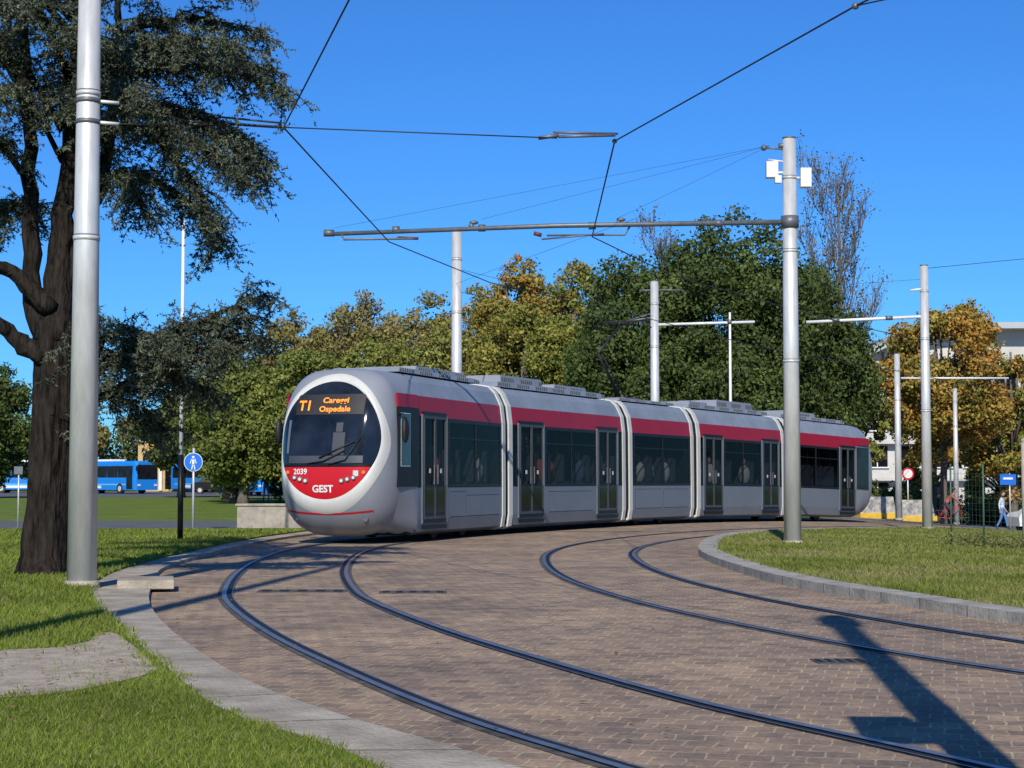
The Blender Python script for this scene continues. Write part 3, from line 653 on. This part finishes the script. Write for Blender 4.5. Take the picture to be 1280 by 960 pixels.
def bare(name,x,y,h,seed,spread=.35,lf=1200,n0=10):
    r=random.Random(seed); e=empty(name,(x,y,zt(x))); mb=MB(); tips=[]
    def br(p,d,L,rad,lev):
        q=[p]; 
        for k in range(3):
            d=(d+Vector((r.gauss(0,.09),r.gauss(0,.09),.08))).normalized(); p=p+d*L/3; q.append(p)
        mb.tube(q,[rad,rad*.8,rad*.6,rad*.4],'barkl',4 if lev>1 else 6,cap=False)
        if lev>=4: tips.append(p); return
        for k in range(4):
            t=q[r.randint(1,3)]; ax=Vector((r.gauss(0,1),r.gauss(0,1),r.uniform(.6,1.6))).normalized(); br(t,(d*(1-spread)+ax*spread*1.5).normalized(),L*r.uniform(.55,.8),max(rad*.5,.016),lev+1)
    mb.tube([(0,0,0),(0,0,h*.45),(.05,0,h*.75),(0,0,h*.93)],[.22,.15,.07,.02],'barkl',8)
    for k in range(n0+14):
        z=h*(.3+.6*k/(n0+14)); br(Vector((0,0,z)),Vector((r.gauss(0,.6),r.gauss(0,.6),1)).normalized(),h*.16*(1.15-z/h*.7),.06*(1.3-z/h),1 if k%2 else 2)
    mb.obj('branches',e)
    if tips and lf:
        T=np.array([tuple(r.choice(tips)) for _ in range(lf)]); P=T+RNG.normal(0,.25,T.shape)
        leaves('sparse_leaves',P,RNG.normal(size=P.shape),RNG.uniform(.05,.1,lf),np.array([.20,.15,.06])*RNG.uniform(.6,1.3,(lf,1)),M['leaf'],e)
bare('bare_poplar_tree',17.2,90,18.6,5,lf=2600)
bare('bare_poplar_tree',8.4,96,15.6,6,lf=1500)
n=170000
bx=RNG.uniform(-95,110,480); by=RNG.uniform(195,225,480); bz=RNG.uniform(0,1,480)**.8*(9+2.5*np.sin(bx*.15)); br_=RNG.uniform(1.2,3,480)
idx=RNG.integers(0,480,n); dd=norm(RNG.normal(size=(n,3))); P=np.stack([bx,by,bz],1)[idx]+dd*(br_[idx]*RNG.uniform(.6,1.1,n))[:,None]
cc=np.array(YG2+DK+OL+DK)[RNG.integers(0,14,480)]; leaves('distant_trees',P,dd+RNG.normal(0,.6,(n,3)),RNG.uniform(.2,.42,n),cc[idx]*RNG.uniform(.6,1.3,(n,1)),M['leaf'])
n=70000; bx=RNG.uniform(-14,36,260); by=RNG.uniform(98,104,260)+np.where(bx>12,8,0); bz=RNG.uniform(0,2.6,260)*np.where(bx>19,.5,1); idx=RNG.integers(0,260,n); dd=norm(RNG.normal(size=(n,3)))
P=np.stack([bx,by,bz+ztv(bx)],1)[idx]+dd*(RNG.uniform(.5,1.3,260)[idx]*RNG.uniform(.6,1.1,n))[:,None]
leaves('hedge',P,dd+RNG.normal(0,.6,(n,3)),RNG.uniform(.08,.16,n),np.array(YG2+DK)[RNG.integers(0,7,260)][idx]*RNG.uniform(.5,1.2,(n,1)),M['leaf'])

# ---- cedar
ce=empty('cedar_tree',(-5.8,21.5,.08))
mb=MB(); NV=[]
rc=random.Random(11)
def W(x,y,z): return (x+5.8,y-21.5,z)
def rough_trunk(pts,rads,n=22):
    P=[Vector(p) for p in cr(pts,10)]; rows=[]
    for i,p in enumerate(P):
        t=i/10; r0=np.interp(t,range(len(rads)),rads); row=[]
        for k in range(n):
            a=2*math.pi*k/n; rr=r0*(1+.07*math.sin(a*5+p.z*1.3)+.05*math.sin(a*9-p.z*3.1)+.04*math.sin(a*3+p.z*7)+rc.uniform(-.025,.025)+max(0,.25-p.z)*.5*(1+math.sin(a*4)))
            row.append((p.x+rr*math.cos(a),p.y+rr*math.sin(a),p.z))
        rows.append(row)
    mb.grid(rows,'bark',True)
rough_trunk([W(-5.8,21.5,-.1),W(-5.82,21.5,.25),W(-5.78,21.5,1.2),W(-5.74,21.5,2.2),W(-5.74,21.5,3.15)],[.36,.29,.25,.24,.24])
limbs=[
 ([W(-5.74,21.5,2.9),W(-5.72,21.6,3.9),W(-5.62,21.6,5),W(-5.5,21.6,6.5),W(-5.5,21.6,8),W(-5.6,21.6,9.3)],[.24,.16,.13,.11,.07,.03]),
 ([W(-5.78,21.5,2.8),W(-6.05,21.6,3.6),W(-6.1,21.7,4.8),W(-6.25,21.9,6.5),W(-6.5,22,9)],[.2,.12,.10,.08,.04]),
 ([W(-5.8,21.4,2.7),W(-6.2,21.3,2.95),W(-6.7,21.1,3.4),W(-7.6,20.8,4.1)],[.16,.10,.08,.05]),
 ([W(-5.8,21.4,3.3),W(-6.2,21.2,3.75),W(-6.7,21.0,3.85),W(-8,20.6,4.4)],[.14,.09,.07,.04]),
 ([W(-5.62,21.6,3.6),W(-5.35,21.8,4.6),W(-5.15,22,6),W(-5.1,22.0,7.6)],[.13,.09,.07,.04])]
for p,r_ in limbs:
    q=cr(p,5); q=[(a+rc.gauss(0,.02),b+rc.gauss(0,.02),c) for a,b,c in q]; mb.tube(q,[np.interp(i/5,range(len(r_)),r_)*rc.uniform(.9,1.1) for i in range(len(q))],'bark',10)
def foliage(pts,rads,start=.25,dens=8,sl=.7):
    mb.tube(pts,rads,'bark',6)
    P=[Vector(p) for p in cr(pts,6)]; n=len(P)
    L=sum((P[i+1]-P[i]).length for i in range(n-1)); cnt=int(L*dens)
    for k in range(cnt):
        t=start+(1-start)*(k+rc.random())/cnt; i=min(int(t*(n-1)),n-2); p=P[i].lerp(P[i+1],t*(n-1)-i); ax=(P[i+1]-P[i]).normalized()
        sd=ax.cross(Vector((0,0,1))).normalized()*(1 if k%2 else -1)
        d=(sd*rc.uniform(.1,1)+ax*rc.uniform(.2,.9)+Vector((rc.gauss(0,.35),rc.gauss(0,.3),rc.uniform(-.5,.45)))).normalized()
        ll=sl*rc.uniform(.45,1.25)*(1.15-.5*t); q=[p]
        for j in range(5):
            d=(d+Vector((rc.gauss(0,.08),rc.gauss(0,.08),-.18))).normalized(); q.append(q[-1]+d*ll/5)
        mb.tube(q,[.012,.01,.008,.006,.005,.003],'bark',3,cap=False)
        tone=rc.uniform(.6,1.4)
        nt=int(ll/.03)
        for j in range(nt):
            tt=(j+.5)/nt*5; a=min(int(tt),4); b=q[a].lerp(q[a+1],tt-a)
            td=Vector((rc.gauss(0,.8),rc.gauss(0,.8),rc.gauss(-.3,.45))).normalized(); tl=rc.uniform(.06,.22)
            NV.append((tuple(b),tuple(td),tl,tone))
B=[
 ([W(-5.6,21.6,5.6),W(-5.0,21.3,6.15),W(-4.2,21.1,6.35),W(-3.4,20.9,6.2),W(-2.8,20.8,5.95)],[.06,.045,.035,.02,.01]),
 ([W(-5.5,21.6,6.0),W(-4.9,21.0,6.4),W(-4.1,20.6,6.55),W(-3.2,20.4,6.35)],[.06,.045,.03,.01]),
 ([W(-5.5,21.6,6.3),W(-4.8,21.5,6.9),W(-4.0,21.4,7.0),W(-3.1,21.3,6.75)],[.06,.05,.03,.01]),
 ([W(-5.5,21.6,6.2),W(-4.8,22.0,6.7),W(-4.0,22.2,6.8),W(-3.1,22.3,6.5)],[.06,.05,.03,.01]),
 ([W(-5.6,21.6,5.0),W(-5.0,21.1,5.5),W(-4.3,20.9,5.5),W(-3.7,20.8,5.2),W(-3.2,20.7,4.8)],[.05,.045,.03,.02,.01]),
 ([W(-5.6,21.6,5.2),W(-5.0,21.5,5.8),W(-4.3,21.5,5.9),W(-3.6,21.5,5.6),W(-3.15,21.5,5.2)],[.05,.045,.03,.02,.01]),
 ([W(-5.6,21.6,4.7),W(-5.1,21.9,5.1),W(-4.5,22.1,5.0),W(-4.0,22.3,4.6),W(-3.85,22.4,4.2)],[.05,.04,.03,.02,.01]),
 ([W(-4.6,21.0,5.5),W(-4.2,21.0,5.2),W(-3.9,21.0,4.8),W(-3.75,21,4.4)],[.03,.025,.015,.01]),
 ([W(-5.15,22,6),W(-4.5,22.4,6.0),W(-3.8,22.6,5.7),W(-3.3,22.8,5.2)],[.05,.04,.03,.01]),
 ([W(-5.7,21.6,5.3),W(-5.2,20.9,5.9),W(-4.7,20.3,5.9),W(-4.3,19.9,5.6)],[.05,.04,.03,.01]),
 ([W(-5.6,21.6,6.6),W(-5.2,21.2,7.3),W(-4.3,20.9,7.5),W(-3.4,20.7,7.2)],[.06,.05,.03,.01]),
 ([W(-5.3,21.8,4.9),W(-5.0,21.4,5.0),W(-4.7,21.1,4.8),W(-4.5,20.9,4.4)],[.04,.03,.02,.01]),
 ([W(-6.1,21.7,4.9),W(-6.5,21.4,5.5),W(-7.1,21.1,5.6),W(-7.9,20.9,5.2)],[.05,.04,.03,.01]),
 ([W(-5.7,21.6,5.6),W(-6.1,21.1,6.4),W(-6.5,20.6,6.6),W(-7.2,20.2,6.3)],[.05,.04,.03,.01]),
 ([W(-6.2,21.8,6.0),W(-6.6,21.9,6.7),W(-7.4,22,6.9),W(-8.2,22,6.5)],[.06,.05,.03,.01]),
 ([W(-5.6,21.6,6.2),W(-5.8,21.0,6.9),W(-5.9,20.4,7.0),W(-6.0,19.9,6.7)],[.06,.05,.03,.01]),
 ([W(-5.6,21.6,5.8),W(-5.7,22.2,6.6),W(-5.9,22.9,6.6),W(-6.1,23.5,6.2)],[.06,.05,.03,.01]),
 ([W(-5.7,21.6,5.2),W(-5.9,21.0,5.8),W(-6.1,20.5,5.9),W(-6.3,20.2,5.6)],[.04,.03,.02,.01]),
 ([W(-5.5,21.6,5.9),W(-5.3,21.0,6.5),W(-5.2,20.5,6.6),W(-5.0,20.1,6.4)],[.04,.03,.02,.01]),
 ([W(-6.1,21.7,4.4),W(-6.4,22.3,4.8),W(-6.8,22.9,4.8),W(-7.3,23.4,4.5)],[.05,.04,.03,.01]),
 ([W(-5.62,21.5,2.2),W(-5.0,21.3,2.65),W(-4.4,21.1,2.85),W(-3.7,20.9,3.15),W(-2.95,20.8,3.45)],[.09,.07,.05,.03,.01]),
 ([W(-5.0,21.3,2.6),W(-4.5,21.5,2.8),W(-3.9,21.6,2.9),W(-3.2,21.7,3.0)],[.06,.05,.03,.01]),
 ([W(-5.0,21.3,2.6),W(-4.5,20.9,2.7),W(-4.0,20.7,2.75),W(-3.4,20.5,2.75)],[.05,.04,.03,.01]),
 ([W(-4.9,21.3,2.7),W(-4.4,21.2,2.95),W(-3.8,21.1,3.1),W(-3.2,21.0,3.15)],[.05,.04,.03,.01]),
 ([W(-5.5,21.5,2.0),W(-4.9,21.8,2.4),W(-4.4,22.0,2.5),W(-3.9,22.1,2.35)],[.06,.05,.03,.01]),
 ([W(-5.3,21.4,2.4),W(-5.0,21.0,2.9),W(-4.6,20.8,3.0),W(-4.2,20.6,2.8)],[.05,.04,.03,.01]),
 ([W(-5.2,21.4,2.3),W(-4.95,21.8,2.2),W(-4.7,22,2.05),W(-4.5,22.1,1.85)],[.04,.03,.02,.01]),
]
for i,(p,r_) in enumerate(B): foliage(p,r_,.1 if i>19 else .15,24 if i>19 else 21,.74)
for i in range(16):
    z=rc.uniform(7.2,9.0); a=rc.uniform(.6*math.pi,1.4*math.pi); L_=rc.uniform(1.6,3.0)*(1.25-(z-5)/12)
    s=Vector((.2,.1,z-.6)); d=Vector((math.cos(a),math.sin(a),0))
    foliage([tuple(s),tuple(s+d*L_*.4+Vector((0,0,.5))),tuple(s+d*L_*.75+Vector((0,0,.55))),tuple(s+d*L_+Vector((0,0,.2)))],[.05,.04,.02,.01],.15,4,.8)
mb.obj('trunk_and_limbs',ce)
A=np.array([n[0] for n in NV]);D=np.array([n[1] for n in NV]);TL=np.array([n[2] for n in NV]);TN=np.array([n[3] for n in NV])
K=12; N_=len(A); t=RNG.random((N_,K)); base=A[:,None]+D[:,None]*(TL[:,None]*t)[...,None]
dirn=norm(D[:,None]*.6+RNG.normal(0,.8,(N_,K,3))); ln=RNG.uniform(.028,.06,(N_,K))[...,None]
sidev=norm(np.cross(dirn,RNG.normal(size=dirn.shape)))*RNG.uniform(.006,.013,(N_,K))[...,None]
V=np.stack([base-sidev,base+sidev,base+dirn*ln],2).reshape(-1,3,3)
C=(np.array([.092,.108,.068])[None,None]*(TN[:,None,None])*RNG.uniform(.5,1.5,(N_,K,1))).reshape(-1,3)
quads('needles',V,C,M['needle'],ce,3)

# ---------------------------------------------------------------- buses
M['bblue']=mat('bus_blue',(.01,.20,.62),.35,var=.05,coat=.3)
M['bcyan']=mat('bus_light_blue',(.10,.42,.75),.35)
def bus(x,y,rz,L=12):
    e=empty('bus',(x,y,zt(x)),rz); mb=MB()
    sec=[(-1.25,.35),(-1.27,1.3),(-1.22,2.75),(-1.05,3.0),(1.05,3.0),(1.22,2.75),(1.27,1.3),(1.25,.35)]
    rows=[]
    for xx,s,zs in ((-L/2,.9,.97),(-L/2+.15,1,1),(L/2-.3,1,1),(L/2,.9,.95)): rows.append([(xx,a*s,.35+(b-.35)*zs) for a,b in sec])
    mb.grid(rows,'bblue',True,sm=False); mb.poly(rows[0],'bblue'); mb.poly(rows[-1][::-1],'bblue')
    for s in (-1,1):
        for k in range(6):
            a=-L/2+.5+k*(L-1.6)/6; mb.box((a+(L-1.6)/12,s*1.255,2.02),((L-1.6)/6-.08,.05,1.05),'glasso')
        mb.box((-.3,s*1.268,.85),(L-2.5,.03,.14),'bcyan'); mb.box((-1,s*1.272,.62),(3,.03,.25),'white')
        mb.box((L/2-1.0,s*1.262,1.5),(.9,.05,2.1),'glasso')
        for w in (-L/2+3,L/2-2.5): mb.tube([(w,s*1.0,.48),(w,s*1.285,.48)],.48,'black',20); mb.tube([(w,s*1.25,.48),(w,s*1.3,.48)],.26,'steel',14)
    mb.box((L/2-.02,0,2.0),(.12,2.1,1.3),'glasso'); mb.box((-L/2+.02,0,2.1),(.1,1.9,.9),'glasso')
    for s in (-.9,.9): mb.box((L/2,s,.8),(.1,.3,.18),'lamp'); mb.box((L/2+.2,s*1.45,2.3),(.1,.15,.45),'black')
    mb.box((0,0,3.08),(3.0,1.5,.2),'white',taper=.9)
    mb.obj('bus_body',e)
bus(-46.5,168,.05,12); bus(-37.6,161,-.75,12); bus(-21.0,140,math.radians(-68),12); bus(-62,172,.05,12); bus(-31.2,176,-.9,11)
def car(x,y,rz,m):
    e=empty('parked_car',(x,y,zt(x)),rz); mb=MB()
    pr=[(-2.1,.35),(-2.15,.8),(-2.0,1.0),(-1.5,1.08),(-1.0,1.45),(.6,1.48),(1.2,1.02),(1.95,.85),(2.1,.6),(2.1,.35)]
    def w(z): return .86 if z<1.09 else .68
    mb.grid([[(a,-w(b),b) for a,b in pr],[(a,w(b),b) for a,b in pr]],m,True,sm=False); mb.poly([(a,-w(b),b) for a,b in pr][::-1],m); mb.poly([(a,w(b),b) for a,b in pr],m)
    for s in (-1,1):
        mb.poly([(-1.35,s*.81,1.1),(-.95,s*.72,1.4),(.55,s*.72,1.42),(1.05,s*.81,1.08)][::s],'glasso')
        for q in (-1.3,1.3): mb.tube([(q,s*.7,.32),(q,s*.9,.32)],.32,'black',18); mb.tube([(q,s*.88,.32),(q,s*.91,.32)],.19,'steel',12)
    mb.poly([(.68,-.62,1.44),(.68,.62,1.44),(1.2,.75,1.08),(1.2,-.75,1.08)][::-1],'glasso')
    mb.obj('car_body',e)
car(27.6,88,.1,'white'); car(-27.6,160,.1,'dark'); car(23,118,.1,'white')

# ---------------------------------------------------------------- walls/barriers
M['wallc']=mat('old_wall',(.40,.36,.30),.9,col2=(.25,.22,.18),vscale=4,bump=.4)
mb=MB(); mb.box((0,0,.30),(1.7,.35,.62),'wallc'); mb.box((0,0,.64),(1.78,.42,.06),'wallc'); mb.obj('low_wall',None,(-5.95,42.8,.0),.05,bevel=.015)
M['graf']=mat('graffiti_concrete',(.50,.47,.41),.8,col2=(.13,.13,.15),vscale=5)
for i in range(2):
    x=16.9+i*1.92; y=80+i*.5; mb=MB(); mb.box((0,0,.60),(1.9,.3,.85),'graf',taper=.85); mb.box((0,0,.14),(1.92,.7,.28),'yel'); mb.obj('concrete_barrier',None,(x,y,zt(x)),.24,bevel=.02)
M['green']=mat('green_wire',(.05,.10,.07),.5)
e=empty('wire_fence',(0,0,0)); mb=MB()
fp=[(8.35,32.8),(8.75,32.0),(9.6,31.6),(10.9,31.0),(12.4,30.4)]
def FP(t):
    i=min(int(t),len(fp)-2); a=Vector(fp[i]);b=Vector(fp[i+1]); return a.lerp(b,t-i)
for t in range(len(fp)):
    p=FP(min(t,len(fp)-1.0001)); z=zt(p.x)+.1; mb.tube([(p.x,p.y,z),(p.x,p.y,z+1.55)],.018,'green',6)
for i in range(13):
    P=[(FP(t*.25).x,FP(t*.25).y,zt(FP(t*.25).x)+.14+i*.11+.01*random.random()) for t in range(0,16)]; mb.tube(P,.0018,'green',4,cap=False)
for t in range(0,int((len(fp)-1)*9)):
    p=FP(t/9); z=zt(p.x)+.12; mb.tube([(p.x,p.y,z),(p.x,p.y,z+1.36)],.0018,'green',4,cap=False)
mb.obj('fence_mesh',e)
mb=MB(); mb.tube([(0,0,0),(0,0,2.0)],.045,'wallc',8); mb.sphere((0,0,2.0),.05,'wallc'); mb.obj('fence_post',None,(9.42,31.7,zt(9.4)+.1))
n=5000; t=RNG.random(n)*(len(fp)-1.01); P=np.array([[FP(a).x,FP(a).y,0] for a in t])+RNG.normal(0,.22,(n,3)); P[:,2]=ztv(P[:,0])+.1+RNG.random(n)**2*.25
leaves('weeds',P,RNG.normal(size=P.shape),RNG.uniform(.015,.045,n),np.array([.18,.19,.06])*RNG.uniform(.5,1.5,(n,1)),M['leaf'],asp=.35)
mb=MB()
for i in range(26): x=20+i*.7; y=100+i*.15; mb.tube([(x,y,zt(x)),(x,y,zt(x)+1.1)],.025,'green',4)
mb.tube([(20,100,zt(20)+1.1),(29,101.9,zt(29)+1.1),(38,103.8,zt(38)+1.1)],.03,'green',5); mb.obj('railing')

# ---------------------------------------------------------------- buildings
M['bwhite']=mat('white_render',(.50,.48,.44),.8,var=.1,vscale=.5)
M['bgrey']=mat('grey_roof_shell',(.38,.39,.40),.6,var=.1,vscale=.3)
M['byel']=mat('ochre_render',(.48,.34,.16),.85,var=.12,vscale=.6)
M['troof']=mat('terracotta_roof',(.28,.13,.08),.9,var=.2,vscale=4)
e=empty('white_office_building',(40.5,142,-1.9)); mb=MB()
W_=24
mb.box((0,5,6.2),(W_,12,12.4),'bwhite')
for f in range(4):
    z=1.2+f*3.0
    mb.box((0,-1.35,z+2.05),(W_+.6,1.0,.28),'bwhite'); mb.box((0,-1.8,z+2.6),(W_+.6,.08,.12),'steel')
    for k in range(9):
        x=-W_/2+1.4+k*2.65; mb.box((x,-1.02,z+.9),(1.7,.1,1.7),'glasso'); mb.box((x,-1.08,z+.9),(.08,.08,1.7),'white'); mb.box((x,-1.1,z-.02),(1.9,.2,.1),'white')
rows=[]
for i in range(15):
    t=i/14; x=-W_/2-2+t*(W_+3); z=12.4+3.6*math.sin(min(1,t*2.6)*math.pi/2)
    rows.append([(x,-2.5,z),(x,12,z+.4)])
mb.grid(rows,'bgrey'); mb.grid([[(p[0],p[1],p[2]-.5) for p in r] for r in rows],'bgrey'); mb.grid([[r[0] ,(r[0][0],r[0][1],r[0][2]-.5)] for r in rows],'bgrey')
mb.grid([[(r[0][0],-.5,r[0][2]-.4),(r[0][0],-.5,12.0)] for r in rows],'bwhite')
for i in range(12): x=-W_/2+i*2.1; mb.box((x,-.6,13.0),(.15,.1,1.4),'steel_d')
mb.obj('building_body',e)
e=empty('station_building',(-34,192,0)); mb=MB()
mb.box((0,3,3.0),(15,8,6),'byel'); mb.box((0,3,6.3),(16,9,.5),'troof',taper=.9); mb.box((0,-1.05,5.6),(15.2,.3,.3),'white')
for k in range(6):
    x=-6.2+k*2.5; mb.box((x,-1.04,2.0),(1.5,.1,3.4),'glasso'); mb.tube([(x,-1.1,3.7),(x,-1.0,3.7)],.75,'glasso',16); mb.box((x+1.25,-1.1,2.3),(.35,.25,4.4),'white')
mb.obj('building_body',e)

# ---------------------------------------------------------------- people
M['jeans']=mat('jeans',(.09,.20,.45),.8); M['shirtw']=mat('shirt_light',(.55,.6,.7),.8); M['shirtd']=mat('shirt_dark',(.03,.035,.05),.8); M['shirtr']=mat('shirt_red',(.4,.06,.05),.8); M['shoe']=mat('shoe',(.03,.03,.03),.6)
def person(name,x,y,rz,top,bot,J=None,z=None,parent=None):
    D=dict(pel=(0,0,.95),wa=(0,0,1.1),ch=(0,.01,1.35),nk=(0,0,1.48),hd=(0,-.02,1.56),
      ls=(.17,0,1.42),le=(.24,.05,1.15),lh=(.25,-.08,.92),rs=(-.17,0,1.42),re=(-.24,.08,1.15),rh=(-.25,.04,.90),
      lp=(.09,0,.9),lk=(.11,-.14,.50),lf=(.11,-.22,.08),lt=(.12,-.36,.04),rp=(-.09,0,.9),rk=(-.1,.04,.5),rf=(-.1,.26,.10),rt=(-.11,.14,.03))
    if J: D.update(J)
    R=dict(pel=.14,wa=.125,ch=.15,nk=.06,hd=.06,ls=.07,le=.045,lh=.03,rs=.07,re=.045,rh=.03,lp=.10,lk=.065,lf=.042,lt=.035,rp=.10,rk=.065,rf=.042,rt=.035)
    E=[('pel','wa'),('wa','ch'),('ch','nk'),('nk','hd'),('ch','ls'),('ls','le'),('le','lh'),('ch','rs'),('rs','re'),('re','rh'),('pel','lp'),('lp','lk'),('lk','lf'),('lf','lt'),('pel','rp'),('rp','rk'),('rk','rf'),('rf','rt')]
    ks=list(D); me=bpy.data.meshes.new('p'); me.from_pydata([D[k] for k in ks],[(ks.index(a),ks.index(b)) for a,b in E],[])
    o=bpy.data.objects.new('p',me); COL.objects.link(o); o.modifiers.new('s','SKIN'); su=o.modifiers.new('u','SUBSURF'); su.levels=2; su.render_levels=2
    if not me.skin_vertices: 
        bpy.context.view_layer.objects.active=o; bpy.ops.mesh.customdata_skin_add()
    for i,k in enumerate(ks): me.skin_vertices[0].data[i].radius=(R[k],R[k]*.85); me.skin_vertices[0].data[i].use_root=(k=='pel')
    bpy.context.view_layer.update()
    m2=bpy.data.meshes.new_from_object(o.evaluated_get(bpy.context.evaluated_depsgraph_get())); bpy.data.objects.remove(o)
    for q in (top,bot,'skin','shoe'): m2.materials.append(M[q])
    H=[Vector(D[k]) for k in ('lh','rh')]; F=[Vector(D[k]) for k in ('lf','rf','lt','rt')]; hd=Vector(D['hd'])
    for p in m2.polygons:
        c=p.center; p.use_smooth=True
        legd=min((c-Vector(D[k])).length for k in ('lk','rk','lp','rp')); armd=min((c-Vector(D[k])).length for k in ('le','re','lh','rh','ls','rs','ch','wa'))
        if min((c-h).length for h in H)<.07 or (c-hd).length<.08: i=2
        elif min((c-f).length for f in F)<.10: i=3
        else: i=1 if (legd<armd) else 0
        p.material_index=i
    e=empty(name,(x,y,zt(x)+.012 if z is None else z),rz); b=bpy.data.objects.new('body',m2); COL.objects.link(b); b.parent=e
    mb=MB(); h=hd+Vector((0,-.015,.10)); mb.sphere(h,(.078,.098,.118),'skin'); mb.sphere(h+Vector((0,.022,.035)),(.086,.098,.102),'hair')
    mb.tube([h+Vector((0,-.09,.01)),h+Vector((0,-.118,-.02))],[.01,.016],'skin',6)
    for s in (-1,1): mb.sphere(h+Vector((s*.032,-.088,.012)),(.012,.008,.008),'hair',8,5); mb.sphere(h+Vector((s*.08,.0,0)),(.012,.02,.03),'skin',8,5)
    mb.box(h+Vector((0,-.09,-.055)),(.04,.008,.01),'shirtr')
    for kk,el in (('lh','le'),('rh','re')):
        p=Vector(D[kk]); d=(p-Vector(D[el])).normalized(); sd=Vector((0,1,0)) if abs(d.y)<.8 else Vector((1,0,0))
        mb.sphere(p+d*.04,(.022,.038,.05),'skin',8,6)
        for j in range(4): a=p+d*.075+sd*(.014*(j-1.5)*1.6); ln=(.06,.072,.068,.055)[j]; mb.tube([a,a+d*ln*.6+Vector((0,-.008,0)),a+d*ln+Vector((0,-.025,0))],[.009,.008,.006],'skin',5)
        a=p+d*.02-sd*.03; mb.tube([a,a+d*.035-sd*.022,a+d*.06-sd*.022],[.011,.01,.007],'skin',5)
    mb.obj('head_and_hands',e); return e
person('walking_person',22.6,79.5,math.radians(60),'shirtw','jeans')
person('standing_person',-13.7,96,math.radians(20),'shirtd','jeans')
cx,cy=20.2,79.5
JJ=dict(pel=(0,.22,.98),wa=(0,.12,1.1),ch=(0,-.05,1.3),nk=(0,-.14,1.40),hd=(0,-.2,1.46),ls=(.17,-.06,1.35),le=(.2,-.26,1.15),lh=(.2,-.44,1.0),rs=(-.17,-.06,1.35),re=(-.2,-.26,1.15),rh=(-.2,-.44,1.0),lp=(.09,.18,.92),lk=(.1,-.16,.72),lf=(.1,-.05,.32),lt=(.1,-.18,.28),rp=(-.09,.18,.92),rk=(-.1,-.1,.58),rf=(-.1,.05,.2),rt=(-.1,-.08,.16))
person('cyclist',cx,cy,math.radians(80),'pc3','shirtd',JJ)
mb=MB()
for d in (-.52,.52):
    mb.tube([(0,d+.33*math.cos(a*math.pi/12),.34+.33*math.sin(a*math.pi/12)) for a in range(25)],.018,'black',6,cap=False)
    for a in range(8): mb.tube([(0,d,.34),(0,d+.32*math.cos(a*math.pi/4),.34+.32*math.sin(a*math.pi/4))],.003,'steel',3)
for a,b in (((0,.52,.34),(0,.05,.30)),((0,.05,.30),(0,.2,.86)),((0,.2,.80),(0,.52,.34)),((0,.2,.78),(0,-.36,.84)),((0,.05,.30),(0,-.36,.80)),((0,-.36,.96),(0,-.52,.34)),((-.22,-.44,.98),(.22,-.44,.98))): mb.tube([a,b],.018,'redl',6)
mb.box((0,.22,.88),(.13,.24,.05),'black'); mb.tube([(-.15,.05,.3),(.15,.05,.3)],.015,'steel',6)
mb.obj('bicycle',None,(cx,cy,zt(cx)+.012),math.radians(80))
e=empty('traffic_sign',(23.4,81,zt(23.4))); mb=MB(); mb.tube([(0,0,0),(0,0,2.7)],.03,'steel',8); mb.box((-.1,-.05,2.4),(.75,.04,.5),'blue'); mb.box((-.1,-.08,2.45),(.45,.02,.1),'white'); mb.obj('sign_plate',e)
e=empty('traffic_sign',(19.3,84,zt(19.3))); mb=MB(); mb.tube([(0,0,0),(0,0,2.6)],.035,'steel',8); mb.tube([(0,-.04,2.3),(0,-.06,2.3)],.3,'redl',20); mb.tube([(0,-.06,2.3),(0,-.065,2.3)],.22,'white',20); mb.obj('sign_plate',e)

# ---------------------------------------------------------------- light, world, camera
az=math.radians(6); el=math.radians(34)
d=Vector((math.sin(az)*math.cos(el),math.cos(az)*math.cos(el),-math.sin(el)))
sl=bpy.data.lights.new('sun','SUN'); sl.energy=5.0; sl.angle=math.radians(.5); sl.color=(1,.95,.85)
so=bpy.data.objects.new('sun',sl); COL.objects.link(so); so.rotation_euler=d.to_track_quat('-Z','Y').to_euler(); so.location=(0,-20,30)
w=bpy.data.worlds.new('World'); S.world=w; w.use_nodes=True; nt=w.node_tree; bg=nt.nodes['Background']
sk=nt.nodes.new('ShaderNodeTexSky'); sk.sky_type='NISHITA'; sk.sun_disc=False; sk.sun_elevation=el; sk.sun_rotation=math.radians(186); sk.air_density=1.0; sk.dust_density=.1; sk.ozone_density=3.5; sk.altitude=200
mx=nt.nodes.new('ShaderNodeMix'); mx.data_type='RGBA'; mx.blend_type='MULTIPLY'; mx.inputs[0].default_value=1; mx.inputs[7].default_value=(.28,.72,1.30,1)
nt.links.new(sk.outputs[0],mx.inputs[6]); nt.links.new(mx.outputs[2],bg.inputs[0]); bg.inputs[1].default_value=.10
cd=bpy.data.cameras.new('camera'); cam=bpy.data.objects.new('camera',cd); COL.objects.link(cam); S.camera=cam
cam.location=(0,0,1.25); cam.rotation_euler=(math.radians(90+3.2),0,0); cd.lens=36*2150/1280; cd.clip_end=3000; cd.clip_start=.1
S.view_settings.view_transform='Standard'; S.view_settings.look='None'; S.view_settings.exposure=0
